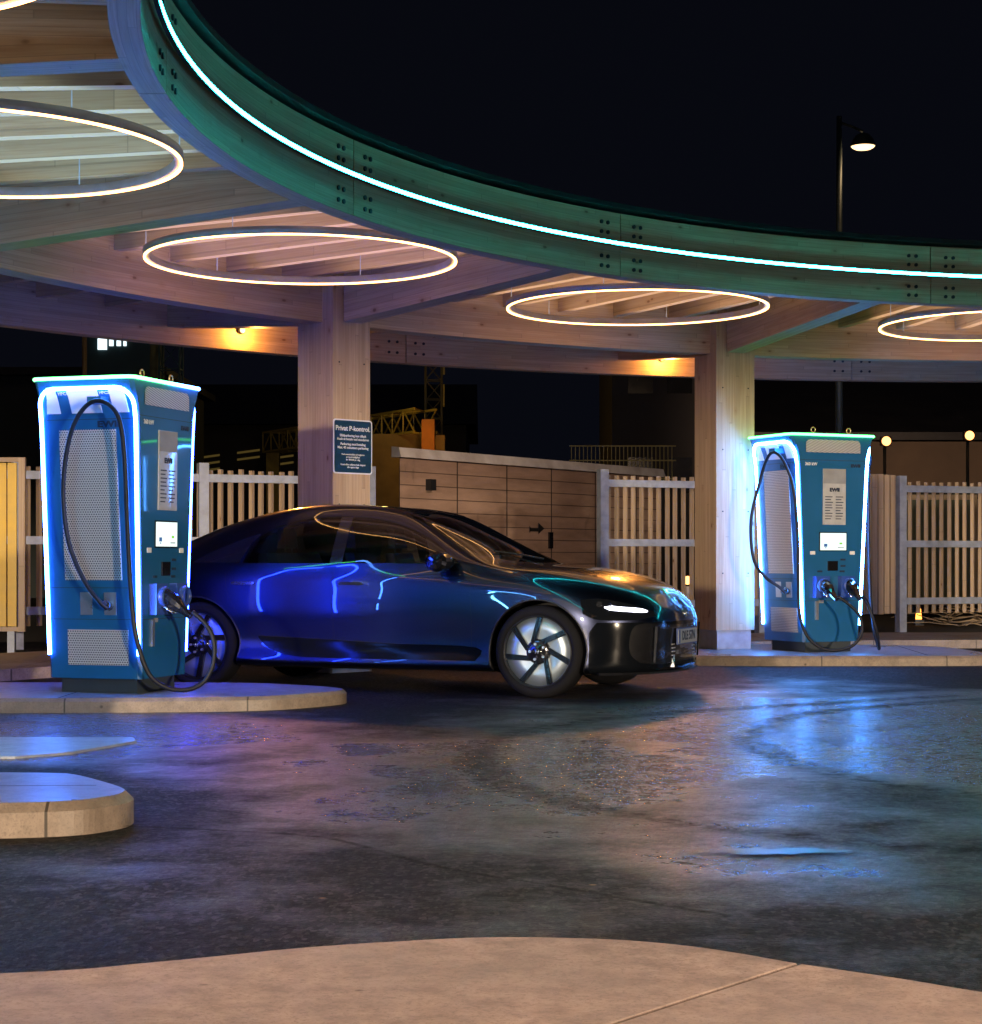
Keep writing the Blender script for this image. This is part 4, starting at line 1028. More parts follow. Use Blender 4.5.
ROWS = [
 row(.90, (0, .18, .70), (0, .205, .865), (0, .36, .885), (0, .52, .895), (0, .60, .885), (0, .64, .875), (0, .665, .862), (0, .685, .848), (0, .70, .835)),
 row(.86, (.22, .18, .68), (.30, .205, .85), (.32, .36, .87), (.32, .52, .88), (.30, .61, .87), (.27, .66, .86), (.22, .695, .84), (.12, .72, .825), (0, .73, .815)),
 row(.78, (.42, .18, .62), (.56, .205, .79), (.59, .36, .80), (.59, .53, .81), (.565, .63, .80), (.50, .70, .79), (.40, .75, .775), (.22, .785, .765), (0, .795, .76)),
 row(.64, (.55, .18, .58), (.75, .205), (.79, .36), (.79, .54), (.765, .66), (.69, .755), (.54, .82), (.29, .85), (0, .858)),
 row(.46, (.6, .18), (.87, .20), (.895, .36), (.895, .56), (.865, .71), (.785, .82), (.63, .882), (.34, .908), (0, .913)),
 row(.22, (.62, .18), (.915, .20), (.935, .36), (.94, .60), (.91, .79), (.83, .88), (.69, .935), (.38, .957), (0, .962)),
 row(-.05, (.66, .18), (.925, .20), (.94, .36), (.945, .62), (.925, .83), (.86, .925), (.74, .97), (.42, .988), (0, .992)),
 row(-.36, (.70, .18), (.93, .215), (.925, .37), (.935, .62), (.925, .84), (.872, .962), (.79, 1.00), (.46, 1.035), (0, 1.045)),
 row(-.62, (.72, .18), (.935, .225), (.905, .37), (.93, .62), (.925, .84), (.878, .99), (.79, 1.085), (.46, 1.155), (0, 1.175)),
 row(-.88, (.74, .18), (.935, .225), (.90, .37), (.93, .62), (.925, .84), (.878, 1.0), (.745, 1.205), (.42, 1.285), (0, 1.305)),
 row(-1.16, (.75, .18), (.935, .225), (.90, .37), (.93, .62), (.925, .84), (.876, 1.005), (.685, 1.335), (.38, 1.405), (0, 1.42)),
 row(-1.48, (.75, .18), (.935, .225), (.90, .37), (.93, .62), (.925, .84), (.876, 1.008), (.64, 1.405), (.35, 1.463), (0, 1.474)),
 row(-1.85, (.75, .18), (.935, .225), (.90, .37), (.93, .62), (.925, .84), (.876, 1.01), (.615, 1.43), (.34, 1.484), (0, 1.494)),
 row(-2.2, (.75, .18), (.935, .225), (.903, .37), (.935, .62), (.93, .84), (.878, 1.01), (.61, 1.415), (.335, 1.472), (0, 1.483)),
 row(-2.55, (.75, .18), (.935, .23), (.91, .38), (.94, .62), (.935, .84), (.88, 1.01), (.62, 1.355), (.34, 1.43), (0, 1.446)),
 row(-2.95, (.70, .2), (.93, .23), (.945, .4), (.95, .63), (.935, .84), (.868, 1.008), (.635, 1.25), (.35, 1.345), (0, 1.366)),
 row(-3.3, (.66, .22), (.91, .25), (.93, .42), (.935, .64), (.91, .84), (.835, .998), (.63, 1.135), (.34, 1.225), (0, 1.245)),
 row(-3.6, (.62, .24), (.84, .27), (.87, .43), (.87, .64), (.85, .82), (.78, .965), (.59, 1.055), (.31, 1.115), (0, 1.13)),
 row(-3.85, (.5, .26, -3.75), (.66, .30, -3.80), (.72, .44, -3.84), (.74, .64, -3.85), (.72, .80), (.66, .92), (.5, .995), (.27, 1.035), (0, 1.045)),
 row(-3.97, (.3, .26, -3.82), (.35, .30, -3.90), (.38, .45, -3.95), (.40, .64, -3.96), (.40, .79, -3.95), (.36, .89, -3.96), (.28, .94), (.15, .965), (0, .972)),
 row(-4.0, (0, .26, -3.83), (0, .30, -3.92), (0, .45, -3.97), (0, .64, -3.98), (0, .78, -3.97), (0, .86, -3.975), (0, .89, -3.985), (0, .91, -3.99), (0, .92, -3.99)),
]
half = np.array(ROWS)                                       # rows, 9, 3 (s, y, z)
mir = half[:, -2::-1].copy(); mir[:, :, 1] *= -1
full = np.concatenate([half, mir], axis=1)                  # rows, 17, 3
flip = np.array([1, -1, 1])
ext = np.concatenate([full[2:0:-1]*flip, full, full[-2:-4:-1]*flip], axis=0)
dist = np.linalg.norm(np.diff(ext, axis=0), axis=2).mean(axis=1); dist = np.maximum(dist, .06); uk = np.concatenate([[0], np.cumsum(dist)])
uk -= uk[2]; U1 = uk[-3]
NU = 380
uq = np.linspace(0, U1, NU)
G1 = nspline(uk, ext, uq)                                   # NU, 17, 3
PER = 14; tq = np.linspace(0, 16, 16*PER+1); NTt = len(tq)
G = nspline(np.arange(17), G1.transpose(1, 0, 2), tq).transpose(1, 0, 2)     # NU, NT, 3
for _ in range(2):                                          # light smoothing, keeps reflections clean
    Gs = G.copy(); Gs[1:-1, 1:-1] = G[1:-1, 1:-1]*.5+.125*(G[:-2, 1:-1]+G[2:, 1:-1]+G[1:-1, :-2]+G[1:-1, 2:]); G = Gs
TT = np.broadcast_to(tq[None, :], (NU, NTt))
colmir = np.where(TT > 8, 16-TT, TT)                        # 0..8 on both sides

def inpoly(px, py, poly):
    inside = np.zeros(px.shape, bool); n = len(poly)
    for i in range(n):
        x0, y0 = poly[i]; x1, y1 = poly[(i+1) % n]
        c = ((y0 > py) != (y1 > py)) & (px < (x1-x0)*(py-y0)/((y1-y0) if y1 != y0 else 1e-9)+x0)
        inside ^= c
    return inside
def nearest(px, py, poly):
    bx = px.copy(); by = py.copy(); bd = np.full(px.shape, 1e9)
    for i in range(len(poly)):
        x0, y0 = poly[i]; x1, y1 = poly[(i+1) % len(poly)]; dx, dy = x1-x0, y1-y0; L = dx*dx+dy*dy
        t = np.clip(((px-x0)*dx+(py-y0)*dy)/max(L, 1e-12), 0, 1); qx = x0+t*dx; qy = y0+t*dy; d = (qx-px)**2+(qy-py)**2
        m_ = d < bd; bx = np.where(m_, qx, bx); by = np.where(m_, qy, by); bd = np.where(m_, d, bd)
    return bx, by
def circ(cx, cz, r, n=72): return [(cx+r*math.cos(2*math.pi*i/n), cz+r*math.sin(2*math.pi*i/n)) for i in range(n)]
def curvep(pts, n=6, closed=False):
    return [(p.x, p.y) for p in smooth_line(pts, n)]
RW = .352
DLO = curvep([(-.655, 1.018), (-.83, 1.14), (-.98, 1.225), (-1.16, 1.298), (-1.32, 1.342), (-1.49, 1.372), (-1.8, 1.39), (-2.1, 1.372), (-2.3, 1.325), (-2.42, 1.265), (-2.5, 1.18), (-2.56, 1.02)], 5)
REARQ = [(-2.59, 1.02), (-2.53, 1.185), (-2.455, 1.262), (-2.62, 1.215), (-2.80, 1.145), (-3.06, 1.022)]
WSH = curvep([(-.27, -.0), (-.285, .25), (-.36, .48), (-.50, .66), (-.60, .715)], 5)+curvep([(-.64, .715), (-.88, .672), (-1.10, .628), (-1.19, .60), (-1.205, .55)], 4)+[(-1.19, .3), (-1.185, 0)]
HOOD = curvep([(.765, 0), (.75, .22), (.68, .40), (.55, .53), (.30, .65), (0, .72), (-.3, .765), (-.46, .765)], 5)+curvep([(-.47, .72), (-.40, .62), (-.27, .44), (-.21, .22), (-.20, 0)], 4)
RWIN = [(-2.62, 0), (-2.62, .50), (-2.8, .54), (-3.3, .52), (-3.52, .46), (-3.55, 0)]
FDOOR = [(-.545, .29), (-.535, .6), (-.55, 1.0), (-.60, 1.02), (-.80, 1.137), (-.98, 1.245), (-1.16, 1.322), (-1.5, 1.398), (-1.72, 1.408), (-1.717, 1.0), (-1.717, .29)]
RDOOR = [(-1.725, .29), (-1.725, 1.0), (-1.728, 1.408), (-2.1, 1.396), (-2.32, 1.345), (-2.46, 1.27), (-2.545, 1.18), (-2.60, 1.02), (-2.69, .93)]+curvep([(-2.69, .93), (-2.66, .78), (-2.56, .60), (-2.45, .44), (-2.32, .34), (-2.16, .29)], 4)
CLAD = curvep([(-.50, .272), (-.50, .375), (-1.2, .392), (-1.9, .42), (-2.40, .435)], 4)+curvep([(-2.40, .43), (-2.30, .34), (-2.1, .285), (-1.9, .272)], 4)
HEAD = curvep([(.335, .745), (.45, .755), (.58, .735), (.70, .70), (.80, .655)], 5)+curvep([(.815, .62), (.72, .595), (.58, .59), (.45, .60), (.36, .64)], 5)
MOUTH = curvep([(0, .545), (.30, .55), (.52, .56), (.66, .565), (.735, .54), (.76, .44), (.75, .33), (.69, .27)], 4)+curvep([(.69, .27), (.5, .255), (.30, .262), (0, .262)], 3)
side = (colmir > .9) & (colmir < 6.6)
regs = [ # name, polygon, axes (a,b), column mask, extra mask, sided
 ('arch', circ(0, RW, .392), (0, 2), (colmir < 4.6)), ('arch', circ(-2.95, RW, .392), (0, 2), (colmir < 4.6)),
 ('clad', CLAD, (0, 2), (colmir < 3) & (colmir > .8)),
 ('quarter', REARQ, (0, 2), (colmir > 4.4) & (colmir < 6.4)), ('window', DLO, (0, 2), (colmir > 4.4) & (colmir < 6.4)),
 ('head', HEAD, (0, 2), (colmir > 2.5) & (colmir < 6.2)), ('mouth', MOUTH, (1, 2), (colmir < 4.6) & (G[:, :, 0] > .3)),
 ('bumper', [(.405, .16), (.405, .50), (.46, .575), (1.2, .575), (1.2, .16)], (0, 2), (colmir < 4.8) & (colmir > .5) & (G[:, :, 0] > .3)),
 ('wind', WSH, (0, 1), (colmir > 6.02)), ('rwin', RWIN, (0, 1), (colmir > 6.05)), ('hood', HOOD, (0, 1), (colmir > 5.0)),
 ('fdoor', FDOOR, (0, 2), (colmir < 6.4) & (colmir > .9)), ('rdoor', RDOOR, (0, 2), (colmir < 6.4) & (colmir > .9)),
]
Pu = np.gradient(G, axis=0); Pt = np.gradient(G, axis=1)
def cen(a): return (a[:-1, :-1]+a[1:, :-1]+a[:-1, 1:]+a[1:, 1:])/4
def classify(Gc, cm):
    lab = np.full(Gc.shape[:2], -1); s_, y_, z_ = Gc[..., 0], np.abs(Gc[..., 1]), Gc[..., 2]; ax = (s_, y_, z_)
    for i, (nm, poly, (a, b), mask) in enumerate(regs):
        q = inpoly(ax[a], ax[b], poly) & cm[i] & (lab < 0); lab[q] = i
    return lab
def fmask(m_): return m_[:-1, :-1] & m_[1:, 1:] & m_[1:, :-1] & m_[:-1, 1:]
cms = [fmask(r_[3]) for r_ in regs]
lab0 = classify(cen(G), cms)
moved = np.zeros((NU, NTt), bool)
Pd = G.copy()
for i, (nm, poly, (a, b), mask) in enumerate(regs):
    f = lab0 == i
    cnt = np.zeros((NU, NTt), int); tot = np.zeros((NU, NTt), int)
    for du in (0, 1):
        for dt in (0, 1): cnt[du:NU-1+du, dt:NTt-1+dt] += f; tot[du:NU-1+du, dt:NTt-1+dt] += 1
    bnd = (cnt > 0) & (cnt < tot) & mask & ~moved
    if not bnd.any(): continue
    X = G[bnd]; sg = np.sign(X[:, 1]); sg[sg == 0] = 1
    A_ = X.copy(); A_[:, 1] *= sg; pu = Pu[bnd].copy(); pt = Pt[bnd].copy(); pu[:, 1] *= sg; pt[:, 1] *= sg
    qx, qy = nearest(A_[:, a], A_[:, b], poly)
    dx = qx-A_[:, a]; dy = qy-A_[:, b]
    det = pu[:, a]*pt[:, b]-pu[:, b]*pt[:, a]; det = np.where(np.abs(det) < 1e-9, 1e-9, det)
    cu = (dx*pt[:, b]-dy*pt[:, a])/det; ct = (pu[:, a]*dy-pu[:, b]*dx)/det
    ok = (np.abs(cu) < 1.1) & (np.abs(ct) < 1.1)
    new = A_+pu*(cu*ok)[:, None]+pt*(ct*ok)[:, None]; new[:, 1] *= sg
    Pd[bnd] = new; idx = np.argwhere(bnd); moved[idx[:, 0], idx[:, 1]] = True
G = Pd
lab = lab0
N = np.cross(np.gradient(G, axis=1), np.gradient(G, axis=0)); N /= np.maximum(np.linalg.norm(N, axis=2, keepdims=True), 1e-9)
mid = N[NU//2, 4*PER]
if mid[1] < 0: N = -N                                        # columns 0..8 are +y: normals point outwards

car = empty('parked_car', (.694, 14.77, 0), R(-22))
tag(car, 'dark grey streamlined electric car parked between the two charging stations with its headlight on', 'car')
def fromgrid(name, fm, mats, parent, offset=0.0, gap=0.0, midx=None, sides=None, inner=False):
    """mesh from the faces where fm is true"""
    vid = np.full((NU, NTt), -1); idx = np.argwhere(fm)
    if len(idx) == 0: return None
    use = np.zeros((NU, NTt), bool); cnt = np.zeros((NU, NTt), int); acc = np.zeros((NU, NTt, 3))
    C_ = cen(G)
    for du in (0, 1):
        for dt in (0, 1):
            cnt[du:NU-1+du, dt:NTt-1+dt] += fm; acc[du:NU-1+du, dt:NTt-1+dt] += C_*fm[..., None]
    use = cnt > 0; vv = np.argwhere(use); vid[use] = np.arange(len(vv))
    P = G[use].copy(); nn = N[use]
    if gap:
        c = cnt[use]; bn = c < 4; tgt = acc[use]/np.maximum(c, 1)[:, None]; d = tgt-P; L = np.maximum(np.linalg.norm(d, axis=1, keepdims=True), 1e-6)
        edge_u = (vv[:, 0] > 0) & (vv[:, 0] < NU-1)
        P = np.where((bn & edge_u)[:, None], P+d/L*gap, P)
    P = P+nn*offset
    u, t = idx[:, 0], idx[:, 1]
    F = np.stack([vid[u, t], vid[u, t+1], vid[u+1, t+1], vid[u+1, t]], 1)
    me = bpy.data.meshes.new(name); me.from_pydata(P.tolist(), [], F.tolist())
    # orient outwards
    for x in (mats if isinstance(mats, list) else [mats]): me.materials.append(x)
    me.polygons.foreach_set('use_smooth', [True]*len(F))
    me.update()
    fnrm = np.zeros(len(F)*3); me.polygons.foreach_get('normal', fnrm); fnrm = fnrm.reshape(-1, 3)
    k_ = len(F)//2
    if (fnrm*N[u, t]).sum() < 0: me.flip_normals()
    me.normals_split_custom_set_from_vertices(nn.tolist())
    o = bpy.data.objects.new(name, me); col.objects.link(o); o.parent = parent
    return o
name_i = {}
L_ = lambda nm: np.isin(lab, [i for i, r_ in enumerate(regs) if r_[0] == nm])
sideR = cen(G)[..., 1] < 0                                    # camera side
# under-cut: floor closes below column 0
body = fromgrid('body', (lab == -1), M['paint'], car, gap=.0)
fromgrid('bonnet', L_('hood'), M['paint'], car, gap=.0028)
fromgrid('windscreen', L_('wind'), M['carglass'], car, -.003)
fromgrid('rear_window', L_('rwin'), M['carglassdark'], car, -.003)
for sd_ in (sideR, ~sideR):
    fd_ = fromgrid('front_door', L_('fdoor') & sd_, M['paint'], car, gap=.0028)
    rd_ = fromgrid('rear_door', L_('rdoor') & sd_, M['paint'], car, gap=.0028)
    fromgrid('side_cladding', L_('clad') & sd_, M['cladblack'], car, .002)
    w_ = L_('window') & sd_; ss = cen(G)[..., 0]
    fromgrid('window', w_ & (ss > -1.66), M['carglass'], fd_, -.004); fromgrid('window', w_ & (ss < -1.78), M['carglass'], rd_, -.004)
    fromgrid('door_pillar', w_ & (ss <= -1.66) & (ss >= -1.78), M['blackgloss'], car, -.002)
    fromgrid('quarter_panel', L_('quarter') & sd_, M['blackgloss'], car, -.002)
    hl = fromgrid('headlight', L_('head') & sd_, M['headlens'], car, -.001)
    sy = -1 if sd_ is sideR else 1
    # find surface points for ribbons on this side
    cols = (slice(None), slice(int(2.5*PER), int(6.2*PER))) if sy > 0 else (slice(None), slice(int((16-6.2)*PER), int((16-2.5)*PER)))
    Gp = G[cols].reshape(-1, 3); Np = N[cols].reshape(-1, 3)
    def surf(s, z):
        d = (Gp[:, 0]-s)**2+(Gp[:, 2]-z)**2; k4 = np.argsort(d)[:4]; w = 1/(d[k4]+1e-7); w /= w.sum()
        p = (Gp[k4]*w[:, None]).sum(0); n_ = (Np[k4]*w[:, None]).sum(0); p[0] = s; p[2] = z
        return Vector(p), Vector(n_/np.linalg.norm(n_))
    def ribbon3(m, pts, off=.006, mi=0):
        """pts: (s, zlow, zhigh)"""
        prev = None
        for (s, za, zb) in pts:
            p0, n0 = surf(s, za); p1, n1 = surf(s, zb); q = (p0+n0*off, p1+n1*off, p0-n0*.004, p1-n1*.004)
            if prev:
                m.face([prev[0], q[0], q[1], prev[1]], None, mi); m.face([prev[2], q[2], q[0], prev[0]], None, mi); m.face([prev[1], q[1], q[3], prev[3]], None, mi)
            else: m.face([q[0], q[1], q[3], q[2]], None, mi)
            prev = q
        m.face([prev[0], prev[1], prev[3], prev[2]], None, mi)
    m = MB(); ribbon3(m, [(s, z-.001-h_, z+h_) for s, z, h_ in ((.505, .690, .002), (.54, .684, .013), (.58, .679, .014), (.62, .675, .014), (.66, .671, .014), (.70, .667, .0135), (.735, .662, .012), (.765, .655, .003))]); m.build('running_light', M['drl'], hl)
    for (s0, z0) in ((.47, .712), (.56, .717)):
        p, n_ = surf(s0, z0); m = MB(); m.tube([p-n_*.01, p+n_*.004], .022, 14); m.build('lamp_unit', M['brightmetal'], hl)
    # handles
    for (s0, par) in ((-1.56, fd_), (-2.52, rd_)):
        m = MB(); ribbon3(m, [(s0-.105, .853, .861), (s0-.09, .845, .868), (s0, .843, .870), (s0+.09, .845, .868), (s0+.105, .853, .861)], .012); m.build('handle', M['handle'] if s0 < -2 else M['blackgloss'], par)
    # mirror
    mr = MB(); c = Vector((-.76, sy*1.02, 1.03))
    prev = None
    for (t, a, b_, dx) in ((-.11, .03, .03, .05), (-.09, .07, .06, .03), (-.03, .09, .08, .0), (.06, .085, .078, .0), (.105, .06, .055, .01), (.12, .02, .02, .02)):
        rg = [c+Vector((a*1.0*math.cos(2*math.pi*i/16)+dx*.6, sy*t, b_*math.sin(2*math.pi*i/16))) for i in range(16)]
        if prev:
            for i in range(16): j = (i+1) % 16; mr.face([prev[i], prev[j], rg[j], rg[i]], None, 0, True)
        else: mr.face(rg[::-1])
        prev = rg
    mr.face(prev)
    q0 = [Vector((-.86, sy*.885, .985)), Vector((-.72, sy*.885, .985)), Vector((-.72, sy*.87, 1.02)), Vector((-.86, sy*.87, 1.02))]
    q1 = [Vector((-.85, sy*.96, 1.01)), Vector((-.75, sy*.96, 1.01)), Vector((-.75, sy*.95, 1.05)), Vector((-.85, sy*.95, 1.05))]
    mr.hexa(q0, q1)
    mo = mr.build('door_mirror', M['blackgloss'], car)
    m = MB(); m.lathe([(0, .001), (0, .05), (.004, .052)], (-.852, sy*1.03, 1.03), 'x', 20); m.build('mirror_glass', M['brightmetal'], mo)
fromgrid('lower_bumper', L_('bumper'), M['cladblack'], car)
fromgrid('front_grille', L_('mouth'), M['grille'], car, -.004)
# inner lining shell (dark), so nothing shows through the shut lines
inl = (lab == -1) | L_('bumper') | L_('hood') | L_('fdoor') | L_('rdoor') | L_('clad') | L_('head') | L_('mouth') | L_('quarter')
fromgrid('inner_lining', inl, M['cabin'], car, -.03)
# floor
m = MB(); fl = []
us = range(0, NU, 6)
for k, u in enumerate(us):
    fl.append((G[u, 0], G[u, NTt-1]))
for a, b_ in zip(fl, fl[1:]): m.face([a[0], a[1], b_[1], b_[0]])
m.build('underfloor', M['blackmatt'], car)
# wheel wells
for wx in (0, -2.95):
    for sy in (-1, 1):
        m = MB(); m.lathe([(.54*sy, .415), (.945*sy if False else .90*sy, .40)], (wx, 0, RW), 'y', 40, 0, True, (R(-18), R(198))); m.face([(wx+.415*math.cos(R(-18+216*i/24)), .54*sy, RW+.415*math.sin(R(-18+216*i/24))) for i in range(25)]); m.build('wheel_well', M['blackmatt'], car)
        m = MB()
        # arch lip, a rolled dark edge
        pts = []
        for i in range(41):
            t = R(-22+224*i/40); s_, z_ = wx+.392*math.cos(t), RW+.392*math.sin(t)
            cc = (slice(None), slice(0, int(4.7*PER))) if sy > 0 else (slice(None), slice(int((16-4.7)*PER), None))
            gp = G[cc].reshape(-1, 3); d = (gp[:, 0]-s_)**2+(gp[:, 2]-z_)**2; kk = np.argsort(d)[:3]; pts.append((s_, float(gp[kk, 1].mean())-sy*.004, z_))
        m.tube(pts, .008, 6); m.build('arch_lip', M['archlip'], car)
# front: plate, badge, splitter, vertical slats
px_ = .905
m = MB(); m.box((px_-.006, 0, .455), (.012, .53, .125)); pl = m.build('number_plate', M['plateblue'], car)
m = MB(); m.box((px_+.002, 0, .455), (.004, .515, .108)); m.build('plate_face', M['platewhite'], pl)
m = MB(); m.box((px_+.0055, -.237, .455), (.003, .035, .10)); m.build('country_band', M['plateblue'], pl)
text('plate_lettering', 'DLE 57N', .098, M['inkdark'], pl, (0, 1, 0), (0, 0, 1), (px_+.0052, .018, .455), 'CENTER', .003, sx=.98)
m = MB(); m.box((px_+.0065, -.237, .44), (.001, .012, .02)); 
# badge ring outline
bx = .868
m = MB(); rg = [(bx+.012-.30*(zz), yy, .632+zz) for yy, zz in [(.052*math.cos(2*math.pi*i/28), .030*math.sin(2*math.pi*i/28)) for i in range(28)]]
m.tube(rg, .004, 6, closed=True)
for (y0, z0, y1, z1) in ((-.024, -.018, -.014, .018), (.014, -.018, .024, .018), (-.019, -.001, .019, .001)):
    m.tube([(bx+.013-.30*z0, y0, .632+z0), (bx+.013-.30*z1, y1, .632+z1)], .004, 6)
m.build('badge', M['brightmetal'], car)
# splitter lip
m = MB()
lip = [(.46, .90), (.62, .82), (.76, .62), (.85, .36), (.885, 0), (.85, -.36), (.76, -.62), (.62, -.82), (.46, -.90)]
for (a, b_) in zip(lip, lip[1:]):
    o1 = 1.03; i1 = .90
    q = lambda p, z, k: (p[0]*k if k < 1 else p[0]+.03, p[1]*k, z)
    m.hexa([q(a, .185, i1), q(a, .185, o1), q(a, .203, o1), q(a, .203, i1)], [q(b_, .185, i1), q(b_, .185, o1), q(b_, .203, o1), q(b_, .203, i1)])
m.build('splitter', M['blackgloss'], car)
for sy in (-1, 1):
    m = MB(); m.hexa([(.81, sy*.592, .27), (.825, sy*.585, .27), (.825, sy*.593, .27), (.81, sy*.60, .27)], [(.825, sy*.592, .54), (.84, sy*.585, .54), (.84, sy*.593, .54), (.825, sy*.60, .54)]); m.build('air_curtain_trim', M['handle'], car)
    m = MB(); m.hexa([(.80, sy*.36, .225), (.885, sy*.30, .225), (.885, sy*.30, .235), (.80, sy*.36, .235)], [(.86, sy*.30, .30), (.875, sy*.25, .30), (.875, sy*.25, .31), (.86, sy*.30, .31)]); m.build('bumper_fin', M['silver'], car)
m = MB()
for i in range(5): m.box((.868-.0*i, 0, .285+i*.028), (.012, .62, .008))
m.build('grille_bars', M['silverdull'], car)
# wheels
def wheel(x, sy, rot):
    w = empty('wheel', (x, sy*.82, RW)); w.parent = car
    o = -sy if False else sy
    def Y(v): return v*sy            # v>0 outwards
    m = MB(); m.lathe([(Y(-.115), .25), (Y(-.12), .31), (Y(-.10), .338), (Y(-.07), .350), (Y(0), .352), (Y(.07), .350), (Y(.10), .338), (Y(.118), .31), (Y(.115), .292), (Y(.105), .274), (Y(.085), .268)], (0, 0, 0), 'y', 72); m.build('tyre', M['rubber'], w)
    m = MB(); m.lathe([(Y(.085), .270), (Y(.108), .274), (Y(.111), .268), (Y(.10), .262), (Y(.05), .258), (Y(-.09), .24), (Y(-.115), .25)], (0, 0, 0), 'y', 72); m.build('rim', M['rimdark'], w)
    m = MB(); m.lathe([(Y(.062), .261), (Y(.078), .259), (Y(.072), .16), (Y(.062), .085), (Y(.06), .0)], (0, 0, 0), 'y', 72); m.build('aero_cover', M['aero'], w)
    m = MB()
    for k in range(7):
        phi = R(86-rot)-k*2*math.pi/7
        a = (phi+R(30)*1); p0 = Vector((.082*math.cos(a), 0, .082*math.sin(a))); p1 = Vector((.262*math.cos(phi), 0, .262*math.sin(phi)))
        d = (p1-p0).normalized(); n_ = Vector((-d.z, 0, d.x))
        for (off_, wd, dep) in ((0, .040, .096), (.0115, .010, .104), (-.0115, .010, .104)):
            q = lambda p, w_: [p+n_*(off_-w_/2)+Vector((0, Y(.058), 0)), p+n_*(off_+w_/2)+Vector((0, Y(.058), 0)), p+n_*(off_+w_/2)+Vector((0, Y(dep), 0)), p+n_*(off_-w_/2)+Vector((0, Y(dep), 0))]
            m.hexa(q(p0, wd), q(p1, wd*1.12))
    m.build('spokes', M['blackgloss'], w)
    m = MB(); m.lathe([(Y(.06), .095), (Y(.095), .092), (Y(.100), .08), (Y(.096), .036), (Y(.106), .032), (Y(.108), .001)], (0, 0, 0), 'y', 40); hb = m.build('hub', M['blackgloss'], w)
    m = MB()
    for k in range(5): t = 2*math.pi*k/5+.6; m.tube([(.060*math.cos(t), Y(.09), .060*math.sin(t)), (.060*math.cos(t), Y(.112), .060*math.sin(t))], .010, 8)
    build_each(m, 'wheel_bolt', M['silver'], hb)
    m = MB(); m.tube([(-.014, Y(.110), -.014), (-.006, Y(.110), .014)], .004, 5); m.tube([(.006, Y(.110), -.014), (.014, Y(.110), .014)], .004, 5); m.tube([(-.010, Y(.110), 0), (.010, Y(.110), 0)], .004, 5); m.build('centre_cap', M['silver'], hb)
    return w
for (x, sy, rt) in ((0, -1, 0), (-2.95, -1, 20), (0, 1, 10), (-2.95, 1, 33)):
    w = wheel(x, sy, rt)
# cabin
m = MB()
for sy in (-1, 1):
    for (x, z) in ((-1.45, 0),):
        pass
def seat(x, y, w=.5):
    m = MB(); m.prism([(x-.25, y-w/2), (x+.27, y-w/2), (x+.27, y+w/2), (x-.25, y+w/2)], .42, .60, 0, .04)
    lo = [(x-.20, y-w/2, .58), (x-.20, y+w/2, .58), (x-.34, y+w/2, .60), (x-.34, y-w/2, .60)]; hi = [(x-.36, y-w*.38, 1.10), (x-.36, y+w*.38, 1.10), (x-.44, y+w*.38, 1.10), (x-.44, y-w*.38, 1.10)]
    m.hexa(lo, hi); m.hexa([(x-.375, y-.12, 1.14), (x-.375, y+.12, 1.14), (x-.455, y+.12, 1.14), (x-.455, y-.12, 1.14)], [(x-.40, y-.10, 1.31), (x-.40, y+.10, 1.31), (x-.46, y+.10, 1.31), (x-.46, y-.10, 1.31)])
    m.tube([(x-.40, y-.06, 1.08), (x-.41, y-.06, 1.16)], .008, 6); m.tube([(x-.40, y+.06, 1.08), (x-.41, y+.06, 1.16)], .008, 6)
    return m
for y in (-.38, .38): seat(-1.35, y).build('seat', M['seat'], car)
seat(-2.2, 0, 1.25).build('seat', M['seat'], car)
m = MB(); m.hexa([(-.62, -.70, .80), (-.30, -.66, .90), (-.34, -.66, .97), (-.80, -.70, 1.0)], [(-.62, .70, .80), (-.30, .66, .90), (-.34, .66, .97), (-.80, .70, 1.0)]); m.build('dashboard', M['cabin'], car)
m = MB(); pts = [(-.92+.08*math.sin(t), .38+.18*math.cos(t), .96+.17*math.sin(t)) for t in [2*math.pi*i/24 for i in range(24)]]; m.tube(pts, .014, 8, closed=True); m.tube([(-.92, .22, .96), (-.92, .54, .96)], .014, 6); m.build('steering_wheel', M['cabin'], car)
m = MB(); m.box((-1.09, 0, 1.30), (.03, .22, .055)); m.build('interior_mirror', M['blackgloss'], car)
# wiper
m = MB(); m.tube([(-.33, .10, 1.052), (-.44, -.20, 1.09), (-.52, -.50, 1.112)], .007, 6); m.build('wiper', M['blackmatt'], car)
# ------------------------------------------------------------------ amber lamps, world, camera
w0 = wall_lamp(131.6, 'small amber lamp on the outer beam just left of the left timber column')
wall_lamp(108.5, 'small amber lamp on the outer beam just left of the right timber column', w0)
for k in (0, 1, -1, -2):
    d = 131.5+STEP*k+(14 if k >= 0 else 8)
sun = light('added_sun_fill', 'SUN', (-20, -20, 30), .03, (1.0, .66, .42), R(18), (0, 12, 0))  # no sun at night: a faint warm fill added from the front
sun.rotation_euler = (R(58), 0, R(-28))
light('added_fill_light', 'SPOT', (-.8, .2, 5.2), 2900, (1.0, .62, .42), .4, (-.1, 2.75, 0), spot=R(66))  # fill spot added over the foreground pavement
light('added_back_fill', 'SPOT', (-4.5, 19.2, 5.2), 200, (1.0, .70, .46), .15, (-3.2, 22.6, .8), spot=R(120))  # this spot and the next are added to brighten the fences
light('added_back_fill', 'SPOT', (4.6, 22.3, 5.2), 350, (1.0, .70, .46), .15, (5.2, 26.2, .8), spot=R(130))
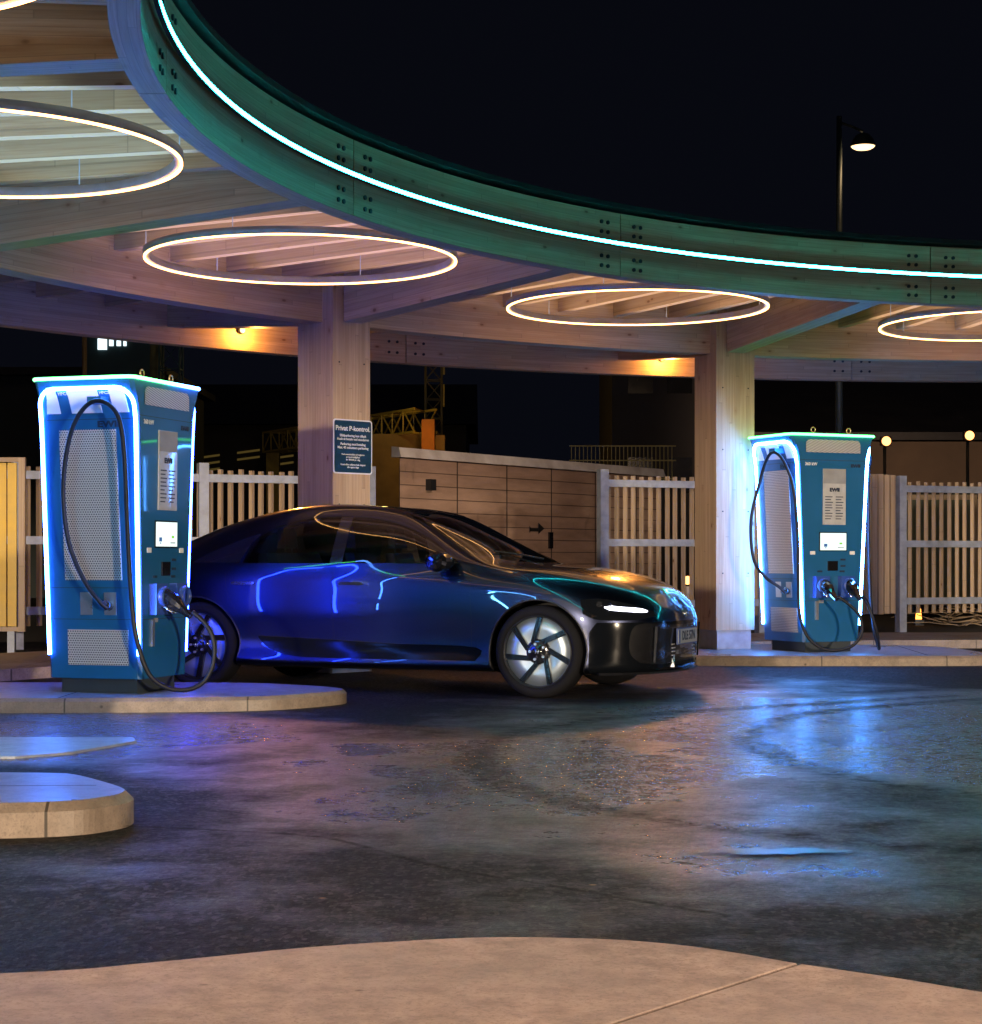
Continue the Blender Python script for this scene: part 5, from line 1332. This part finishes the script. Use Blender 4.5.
def front_fill(p, e, aim):      # frontal fill spots added behind the camera, cones cut off at their own height
    p = Vector(p); d = Vector((aim[0]-p.x, aim[1]-p.y, 0)).normalized(); t = p+d*60*math.cos(R(68)); t.z = p.z-60*math.sin(R(68))
    light('added_fill_light', 'SPOT', tuple(p), e, (1.0, .78, .55), .5, tuple(t), spot=R(136)).data.spot_blend = .04
front_fill((20, -19, 3.25), 36000, (0, 20)); front_fill((-12, -25, 3.25), 46000, (0, 20))
light('added_back_fill', 'SPOT', (3.6, 28.5, 4.9), 620, (1.0, .68, .48), .2, (.8, 36, 1.4), spot=R(115))  # fill spot added to brighten the brown wall and its coping
w = bpy.data.worlds.new('World'); sc.world = w; w.use_nodes = True; nt = w.node_tree; nt.nodes.clear()
sky = nt.nodes.new('ShaderNodeTexSky'); sky.sky_type = 'NISHITA'; sky.sun_disc = False; sky.sun_elevation = R(-4); sky.sun_rotation = R(152)
bg = nt.nodes.new('ShaderNodeBackground'); bg.inputs[1].default_value = .08
ad = nt.nodes.new('ShaderNodeBackground'); ad.inputs[0].default_value = (.0022, .0026, .0048, 1); ad.inputs[1].default_value = 1
sm = nt.nodes.new('ShaderNodeAddShader'); out = nt.nodes.new('ShaderNodeOutputWorld')
nt.links.new(sky.outputs[0], bg.inputs[0]); nt.links.new(bg.outputs[0], sm.inputs[0]); nt.links.new(ad.outputs[0], sm.inputs[1]); nt.links.new(sm.outputs[0], out.inputs[0])
bg.inputs[1].default_value = .0
cam = bpy.data.cameras.new('camera'); co = bpy.data.objects.new('camera', cam); col.objects.link(co)
co.location = (0, 0, 1.05); co.rotation_euler = (R(90), 0, 0)
cam.sensor_fit = 'HORIZONTAL'; cam.sensor_width = 36; cam.lens = 36*1850/982; cam.shift_y = 47/982; cam.clip_end = 600; cam.clip_start = .05
sc.camera = co
sc.view_settings.view_transform = 'Standard'; sc.view_settings.look = 'None'; sc.view_settings.exposure = 0; sc.view_settings.gamma = 1
sc.cycles.use_denoising = True
sc.cycles.max_bounces = 6; sc.cycles.transparent_max_bounces = 12; sc.cycles.sample_clamp_indirect = 6
